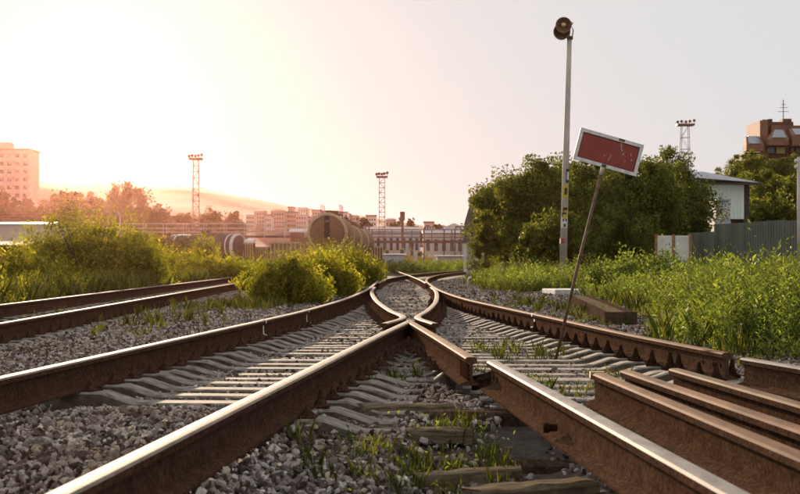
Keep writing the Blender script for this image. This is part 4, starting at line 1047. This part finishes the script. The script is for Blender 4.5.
def tank_wagon(x, y, rz, label, body='tank', rim='tank_rim', L=11.0, r=1.5, zc=None, z0=-.1):
    e = empty('tank_wagon', (x, y, z0), label, 'wagon', 'railway tank wagons', rz=rz); zc = 2.95 if zc is None else zc
    mb = MB(); prof = [(-L/2-.38, .001), (-L/2-.36, r*.35), (-L/2-.28, r*.62), (-L/2-.14, r*.85), (-L/2, r*.97), (-L/2+.12, r), (L/2-.12, r), (L/2, r*.97), (L/2+.14, r*.85), (L/2+.28, r*.6), (L/2+.38, .001)]
    ring_profile(mb, prof, Vector((0, 0, zc)), Vector((0, 1, 0.0001)).normalized(), 40); t = mb.build('tank', M[body], e, True)
    for yy in (-L/2+.10, -L/2+.8, L/2-.8):
        mb = MB(); ring_profile(mb, [(-.08, r*1.002), (-.08, r*1.03), (.08, r*1.03), (.08, r*1.002)], Vector((0, yy, zc)), Vector((0, 1, 0.0001)).normalized(), 40); mb.build('band', M[rim], t, True)
    for yy in (-L*.2, 0, L*.2):
        mb = MB(); ring_profile(mb, [(-.05, r*1.002), (-.05, r*1.02), (.05, r*1.02), (.05, r*1.002)], Vector((0, yy, zc)), Vector((0, 1, 0.0001)).normalized(), 32); mb.build('strap', M['tank_rim'], t, True)
    mb = MB(); ring_profile(mb, [(-.17, r*.90), (-.20, r*.99), (-.10, r*1.045), (.02, r*1.045), (.02, r*1.0)], Vector((0, -L/2, zc)), Vector((0, 1, 0.0001)).normalized(), 48); mb.build('end_rim', M[rim], t, True)
    mb = MB(); n = 9
    for k in range(n):
        pass
    vs = []
    for k in range(12):
        q = -.25+1.18*k/11; rr = r*q; yy = -L/2-.385+(.38*(max(q, 0))**2.1)*.95-.02
        vs += [(-.24+.05*math.sin(k*2), yy, zc+rr), (.22+.05*math.cos(k*1.7), yy, zc+rr)]
    mb.add(vs, [(2*k, 2*k+1, 2*k+3, 2*k+2) for k in range(11)]+[(2*k+2, 2*k+3, 2*k+1, 2*k) for k in range(11)]); mb.build('tar_streak', M['tank_dark'], t)
    mb = MB(); mb.b2(-.45, .45, -L/2-.8, L/2+.8, .95, 1.3); mb.b2(-1.45, 1.45, -L/2-.85, -L/2-.65, .95, 1.35); mb.b2(-1.45, 1.45, L/2+.65, L/2+.85, .95, 1.35)
    for s in (-1, 1):
        mb.b2(-1.1, 1.1, s*L*.33-.15, s*L*.33+.15, 1.0, zc-r*.75)
    mb.build('underframe', M['tank_dark'], e); wheels(e, L)
    mb = MB(); mb.tube([(0, 0, zc+r*.9), (0, 0, zc+r+.35)], .55, 18); mb.tube([(0, 0, zc+r+.35), (0, 0, zc+r+.42)], .6, 18); mb.build('dome_hatch', M[body], e)
    mb = MB(); top = zc+r+.12
    mb.b2(-.8, .8, -2.2, -.7, top-.08, top); mb.b2(-.8, .8, .7, 2.2, top-.08, top)
    for s in (-.8, .8):
        for yy in (-2.2, -.7, .7, 2.2): mb.bar((s, yy, top), (s, yy, top+.75), .035)
        mb.bar((s, -2.2, top+.75), (s, 2.2, top+.75), .03)
    mb.build('walkway', M['mast'], e)
    mb = MB()
    for s in (-.22, .22): mb.bar((1.62*1+0, s, 1.2), (.85, s, top), .03)
    for k in range(9): t_2 = k/8; mb.bar((1.62-.77*t_2, -.22, 1.2+(top-1.2)*t_2), (1.62-.77*t_2, .22, 1.2+(top-1.2)*t_2), .025)
    mb.build('ladder', M['mast'], e)
    mb = MB()
    for s in (-.9, .9): ring_profile(mb, [(0, .08), (.45, .08), (.45, .2), (.55, .2), (.55, .001)], Vector((s, -L/2-.85, 1.1)), Vector((0, -1, 0.0001)).normalized(), 12)
    mb.build('buffers', M['tank_dark'], e); return e
tank_wagon(X(329, 133), 133+5.9, R(-1.6), 'big rusty tank wagon whose round end faces the camera above the bushes', zc=Z(233, 133)+.1, r=1.62)
tank_wagon(X(329, 133)+.38, 133+5.9+13.4, R(-1.8), 'second tank wagon coupled right behind the big front one', zc=3.1, r=1.5)
tank_wagon(X(329, 133)+.8, 133+5.9+26.6, R(-2), 'third tank wagon farther along the same row', zc=3.1, r=1.5)
tank_wagon(X(329, 133)+1.25, 133+5.9+39.8, R(-2.4), 'last tank wagon of the row, near the dark shed', zc=3.1, r=1.5)
tank_wagon(X(206, 178), 178, R(58), 'dark tank wagon with white rings half hidden by shrubs on the left', body='tank_dark', rim='rim_white', zc=2.6, r=1.35, L=9)
# covered wagon and gondolas between the two tanks
def gondola(px0, px1, d, pyt, label, mat, roof=False, name='open_wagon'):
    x0, x1 = X(px0, d), X(px1, d); c = (x0+x1)/2; w = (x1-x0)/2; H = Z(pyt, d)+.1
    e = empty(name, (c, d, -.1), label, 'wagon', 'goods wagons between the tank wagons')
    mb = MB(); mb.b2(-w, w, 0, 2.8, 1.1, H); mb.build('body', mat, e)
    mb = MB()
    for k in range(8): u = -w+.05+(2*w-.1)*k/7; mb.b2(u-.06, u+.06, -.07, -.003, 1.1, H-.02)
    mb.b2(-w-.03, w+.03, -.10, -.072, H-.15, H+.03); mb.build('side_posts', M['tank_rim'], e)
    if roof:
        mb = MB(); n = 10; vs = []
        for yy in (-w-.05, w+.05):
            for k in range(n+1): t = math.pi*k/n; vs.append((yy, 1.4-1.5*math.cos(t), H+.003+.45*math.sin(t)))
        m = n+1; mb.add(vs, [(k, k+1, m+k+1, m+k) for k in range(n)]+[tuple(range(m)), tuple(m+k for k in range(m))[::-1], (0, m, 2*m-1, m-1)]); mb.build('roof', M['rim_white'], e)
    mb = MB(); mb.b2(-w, w, .3, 2.5, .8, 1.097); mb.build('underframe', M['tank_dark'], e)
    for u in (-w*.7, w*.7):
        mb = MB()
        for yy in (.5, 2.1): ring_profile(mb, [(-.07, .001), (-.07, .475), (.07, .475), (.07, .001)], Vector((u, yy, .655)), Vector((0, 1, 0.001)).normalized(), 16)
        mb.build('wheelset', M['tank_dark'], e, True)
gondola(236, 253, 176, 243, 'covered wagon with a pale rounded roof right of the dark tank wagon', M['rust_wagon'], True, 'covered_wagon')
gondola(254, 268, 178, 247, 'low open wagon with ochre edge beside the covered wagon', M['rust_wagon'])
gondola(270, 300, 172, 242, 'long open wagon with side posts left of the big tank wagon', mat_noise('wagon ochre', (.16, .10, .055), (.26, .17, .10), 1, .8))
gondola(364, 383, 190, 246.5, 'dark rust red wagon at the foot of the middle lattice mast', M['rust_wagon'])

# ------------------------------------------------------------------ bridges, sheds, yard
M['bridge'] = mat_noise('bridge brown paint', (.13, .055, .04), (.21, .095, .07), .5, .8)
M['bridge_pale'] = mat_noise('pale railing', (.50, .42, .38), (.66, .58, .53), .5, .8)
M['pale_wall'] = mat_noise('pale shed wall', (.42, .39, .40), (.60, .56, .57), .15, .9)
def railing_bridge(px0, px1, d, pdeck, ptop, thick, label, span, rm, name='footbridge', y1=3.0, nps=3):
    x0, x1 = X(px0, d), X(px1, d); c = (x0+x1)/2; w = (x1-x0)/2; e = empty(name, (c, d, -.1), label, 'bridge'); zd = Z(pdeck, d)+.1; zt = Z(ptop, d)+.1; th = thick/F*d
    mb = MB(); mb.b2(-w, w, 0, y1, zd-th, zd); mb.build('deck', M['bridge'], e)
    n = int(2*w/span)
    for s, yy in ((0, -.05), (1, y1+.05)):
        mb = MB(); r = d/F*.28
        for k in range(n*nps+1): u = -w+2*w*k/(n*nps); mb.b2(u-r, u+r, yy-r, yy+r, zd-.3, zt)
        for q in (1.0, .62, .3): mb.b2(-w, w, yy-r*.9-.3*s+.005, yy+r*.9-.3*s+.005, zd+(zt-zd)*q-r, zd+(zt-zd)*q+r)
        mb.build('railing', rm, e)
    for k in range(n+1):
        u = -w+2*w*k/n; mb = MB()
        mb.b2(u-.22, u+.22, .2, .6, -.2, zd-th-.003); mb.b2(u-.22, u+.22, y1-.6, y1-.2, -.2, zd-th-.003); mb.b2(u-.3, u+.3, .603, y1-.603, zd-th-.5, zd-th-.004); mb.build('pier', M['bridge'], e)
    return e
railing_bridge(62, 305, 225, 235.5, 223.5, 2.0, 'long footbridge with a pale lattice railing crossing behind the left tank wagon', 8, M['bridge_pale'])
railing_bridge(352, 472, 255, 240.5, 229.5, 2.4, 'dark girder bridge on thin posts crossing the middle of the yard', 6.5, M['bridge'], 'girder_bridge')
railing_bridge(-60, 112, 215, 221, 213, 5.5, 'brown pipe bridge above the long white shed at the left edge', 9, M['bridge'], 'pipe_bridge')
def shed(px0, px1, d, pyt, pyb, dep, label, wall, roofm, name='shed', nwin=0, z0=-.1, roofh=.5, cat='shed', group=None):
    x0, x1 = X(px0, d), X(px1, d); c = (x0+x1)/2; w = (x1-x0)/2; H = Z(pyt, d)-z0
    e = empty(name, (c, d, z0), label, cat, group)
    mb = MB(); mb.b2(-w, w, 0, dep, 0, H); mb.build('wall', wall, e)
    mb = MB(); mb.add([(-w-.3, -.3, H+.003), (w+.3, -.3, H+.003), (w+.3, dep+.3, H+.003), (-w-.3, dep+.3, H+.003), (-w-.3, dep/2, H+roofh), (w+.3, dep/2, H+roofh)], [(0, 1, 5, 4), (2, 3, 4, 5), (1, 2, 5), (3, 0, 4), (3, 2, 1, 0)]); mb.build('roof', roofm, e)
    for k in range(nwin):
        u = -w+2*w*(k+.5)/nwin; s = w/nwin*.45; mb = MB(); mb.b2(u-s, u+s, -.06, -.003, H*.45, H*.8); mb.build('window', M['glass'], e)
    return e
shed(-40, 45, 130, 224, 255, 8, 'long white shed at the left edge below the brown pipe bridge', M['pale_wall'], M['roof_grey'], roofh=.25)
shed(-20, 26, 95, 245, 262, 4, 'low shed with an ochre roof edge in front of the long white shed', M['rust_wagon'], M['tank_rim'], roofh=.25)
shed(356, 420, 330, 231, 258, 12, 'long low pale building behind the dark girder bridge, left half', M['pale_wall'], M['bridge_pale'], nwin=10, name='long_building', roofh=1, cat='building')
shed(424, 520, 350, 233, 258, 12, 'long low greyish building behind the dark girder bridge, right half', M['concrete_far'], M['roof_grey'], nwin=12, name='long_building', roofh=1, cat='building')
shed(290, 352, 320, 232, 258, 12, 'long reddish building behind the big tank wagon', M['bridge'], M['bridge_pale'], nwin=0, name='long_building', roofh=1, cat='building')
shed(384, 404, 205, 254.5, 266, 2, 'grey block wall standing beside the dark rust red wagon', mat_noise('block grey', (.34, .34, .37), (.52, .52, .55), .8, .9), M['concrete_far'], roofh=.1, name='block_wall', cat='wall')
shed(437, 462, 215, 256, 266, 2, 'low grey wall in the yard left of the pale gabled building', M['concrete_far'], M['concrete_far'], roofh=.1, name='block_wall', cat='wall')
# yellow trackside machines
M['yellow_mach'] = mat_noise('machine yellow', (.42, .27, .05), (.58, .38, .08), .8, .6)
for k, (px0, px1, d, pyt, lab) in enumerate([(385, 398, 240, 249, 'leftmost yellow rail trolley parked under the girder bridge'), (400, 414, 238, 248, 'middle yellow rail trolley parked under the girder bridge'), (417, 433, 236, 251, 'rightmost yellow rail trolley parked under the girder bridge')]):
    x0, x1 = X(px0, d), X(px1, d); w = (x1-x0)/2; e = empty('rail_trolley', ((x0+x1)/2, d, -.1), lab, 'trolley', 'yellow machines in the yard'); H = Z(pyt, d)+.1
    mb = MB(); mb.b2(-w, w, 0, 2, .7, H*.62); mb.build('body', M['yellow_mach'], e)
    mb = MB(); mb.b2(-w, -w*.35, 0.1, 1.9, H*.62+.003, H); cb = mb.build('cab', M['yellow_mach'], e)
    mb = MB(); mb.b2(-w*.92, -w*.45, .04, .098, H*.70, H*.92); mb.build('window', M['glass'], cb)
    mb = MB(); mb.tube([(0, 1, H*.6), (w*.5, 1, H*1.02), (w*.95, 1, H*.8)], .09, 6); mb.build('crane_arm', M['yellow_mach'], e)
    for u in (-w*.65, w*.65):
        mb = MB(); ring_profile(mb, [(-.07, .001), (-.07, .42), (.07, .42), (.07, .001)], Vector((u, .1, .5)), Vector((0, 1, 0.001)).normalized(), 14); mb.build('wheel', M['tank_dark'], e, True)
# yard posts
for k, (px, pt) in enumerate([(120, 214), (115, 216), (369, 226), (424, 228), (444, 230), (455, 229), (461, 229)]):
    mb = MB(); d = 235; mb.tube([(0, 0, 0), (0, 0, Z(pt, d)), (0.3 if k % 2 else -.3, 0, Z(pt, d)+.35), (0.9 if k % 2 else -.9, 0, Z(pt, d)+.3)], .09, 6); o = mb.build('yard_lamp', M['bridge_pale'] if k < 2 else M['bridge']); o.location = (X(px, d), d, 0)
    tag(o, ['slim pale lamp post with a bent arm behind the left shrubs', 'slim pale lamp post just left of a matching one'][k] if k < 2 else {2: 'slim dark lamp post above the dark rust red wagon', 3: 'slim dark lamp post above the middle of the girder bridge near the rightmost yellow trolley', 4: 'slim dark lamp post left of the pale round topped silo', 5: 'slim dark lamp post in front of the pale round topped silo', 6: 'slim dark lamp post nearest the pale gabled building'}[k], 'lamp post', 'slim yard lamp posts' if k < 2 else 'dark yard lamp posts')

# ------------------------------------------------------------------ town
M['blk'] = [mat_noise('block wall %d' % k, c, tuple(q*1.2 for q in c), .05, .9, 0, 0, 0) for k, c in enumerate([(.50, .45, .40), (.42, .34, .30), (.58, .54, .50), (.38, .30, .27), (.48, .36, .30)])]
M['roofs'] = [mat_noise('far roof %d' % k, c, tuple(q*1.3 for q in c), .05, .9, 0, 0, 0) for k, c in enumerate([(.22, .10, .07), (.20, .18, .17), (.28, .16, .12)])]
WIN = {}
def block(px0, px1, d, pyt, label, rows, colsn, m, rm, name='town_block', z0=None, dep=14, gable=False, inset=.2, group='pale town buildings on the far slope', cat='building'):
    x0, x1 = X(px0, d), X(px1, d); c = (x0+x1)/2; w = (x1-x0)/2; z0 = hill_z((px0+px1)/2, d)-1 if z0 is None else z0; H = Z(pyt, d)-z0
    e = empty(name, (c, d, z0), label, cat, group)
    mb = MB(); mb.b2(-w, w, 0, dep, -3, H); mb.build('wall', m, e)
    mb = MB()
    if gable: mb.add([(-w-.3, -.3, H+.01), (w+.3, -.3, H+.01), (w+.3, dep+.3, H+.01), (-w-.3, dep+.3, H+.01), (-w*.6, dep/2, H+w*.35), (w*.6, dep/2, H+w*.35)], [(0, 1, 5, 4), (2, 3, 4, 5), (1, 2, 5), (3, 0, 4), (3, 2, 1, 0)])
    else: mb.b2(-w-.25, w+.25, -.25, dep+.25, H+.005, H+.7)
    mb.build('roof', rm, e)
    if rows*colsn:
        cw = 2*w/colsn; rh = (H-1)/rows; key = (round(cw, 1), round(rh, 1))
        if key not in WIN:
            mb = MB(); mb.b2(-cw*.27, cw*.27, -.08, -.01, rh*.28, rh*.74); WIN[key] = mb.mesh('window'); WIN[key].materials.append(M['glass'])
        for r_ in range(rows):
            for q in range(colsn): place('window', WIN[key], e, (-w+cw*(q+.5), 0, .5+rh*r_))
    return e
tb_ = block(-26, 29, 560, 150.5, 'tall pale tower block at the left edge above the trees', 14, 7, mat_noise('tower wall', (.50, .42, .36), (.62, .54, .47), .05, .9, 0, 0, 0), M['roofs'][2], 'tower_block', z0=0, dep=16, group=None)
mb = MB(); hh = Z(150.5, 560); mb.b2(-6, 2, 4, 10, hh+.71, hh+3.2); mb.build('roof_house', M['blk'][1], tb_)
for s, pxs in ((0, 28.2), (1, 12), (2, -6)):
    u = X(pxs, 560)-tb_.location.x
    for k in range(14): mb = MB(); mb.b2(u-.6, u+.9, -1.3, -.09, 1.2+k*hh/14, 2.3+k*hh/14); mb.build('balcony', M['blk'][4], tb_)
    pass
place_words = ['beside the far tree belt', 'left of the tallest pale block', 'with a red roof', 'stepping down the slope', 'near the big tank wagon', 'above the wagons']
TOWN = [(246, 254, 870, 214.5, 4, 4, 1, 'small pale town house next to the far round tree'), (254, 264, 900, 211, 5, 4, 1, 'pale gabled town block left of the widest one'), (265, 271, 880, 216, 3, 3, 0, 'low narrow town house between two gabled blocks'),
        (271, 284, 900, 211, 5, 5, 1, 'tallest pale gabled town block on the far slope'), (285, 296, 920, 213, 4, 5, 0, 'flat roofed town block right of the tallest gabled one'), (296, 306, 910, 214.5, 4, 4, 1, 'pinkish town block left of the big tank wagon'),
        (288, 293, 1100, 208, 3, 2, 0, 'tiny upper town house on the hill above the blocks'), (298, 308, 1150, 208.5, 3, 4, 1, 'upper town house near the ridge end'), (312, 320, 1100, 211, 3, 3, 0, 'upper town house above the left edge of the big tank'),
        (322, 332, 1150, 211.5, 3, 4, 1, 'upper town house directly above the big tank'), (338, 347, 1100, 213, 3, 3, 0, 'upper town house right above the tank walkway'), (350, 358, 1000, 215.5, 3, 3, 1, 'faint house right of the tank wagon row'),
        (366, 376, 1050, 216.5, 3, 4, 0, 'faint flat block just left of the middle mast'), (386, 396, 1000, 219.5, 2, 4, 1, 'faint low house just right of the middle mast'), (399, 404, 1080, 219, 2, 2, 0, 'tiny faint house beside the dark far tree'), (424, 434, 1000, 223, 2, 4, 0, 'faint flat house right of the dark far tree'),
        (438, 446, 980, 226, 2, 3, 1, 'faint house left of the pale dome'), (450, 462, 960, 227, 2, 4, 0, 'faint block nearest the pale gabled building'), (230, 240, 1150, 207, 2, 4, 1, 'lone house on the hill left of the town'), (306, 316, 930, 218, 3, 4, 0, 'low block touching the big tank wagon outline')]
for k, (a, b, d, pt, r_, c_, g_, lab) in enumerate(TOWN):
    d = d*.68
    block(a, b, d, pt, lab, r_, c_, M['blk'][k % 5], M['roofs'][k % 3], gable=bool(g_), name='town_house' if g_ else 'town_block')
mb = MB(); ring_profile(mb, [(0, 4.5), (6, 4.5), (8, 4.0), (10, 2.6), (11, .4), (11.1, .001)], Vector((0, 0, 0)), Vector((0, 0.0001, 1)).normalized(), 20)
o = mb.build('domed_tank', M['concrete_far'], None, True); o.location = (X(454, 420), 420, -.1); tag(o, 'pale round topped silo behind the right part of the girder bridge', 'silo')

# ------------------------------------------------------------------ haze
mb = MB(); mb.b2(-1700, 1700, -120, 2800, -5.0, 58)
q = bpy.data.materials.new('haze'); q.use_nodes = True; nt = q.node_tree; nt.nodes.clear()
ou = nt.nodes.new('ShaderNodeOutputMaterial'); pv = nt.nodes.new('ShaderNodeVolumePrincipled')
pv.inputs['Color'].default_value = (1.0, .46, .34, 1); pv.inputs['Density'].default_value = HAZE_DENSITY; pv.inputs['Anisotropy'].default_value = HAZE_G
nt.links.new(pv.outputs[0], ou.inputs['Volume'])
hz = mb.build('haze', q); tag(hz, 'warm evening haze over the whole yard', 'haze', kind='stuff')
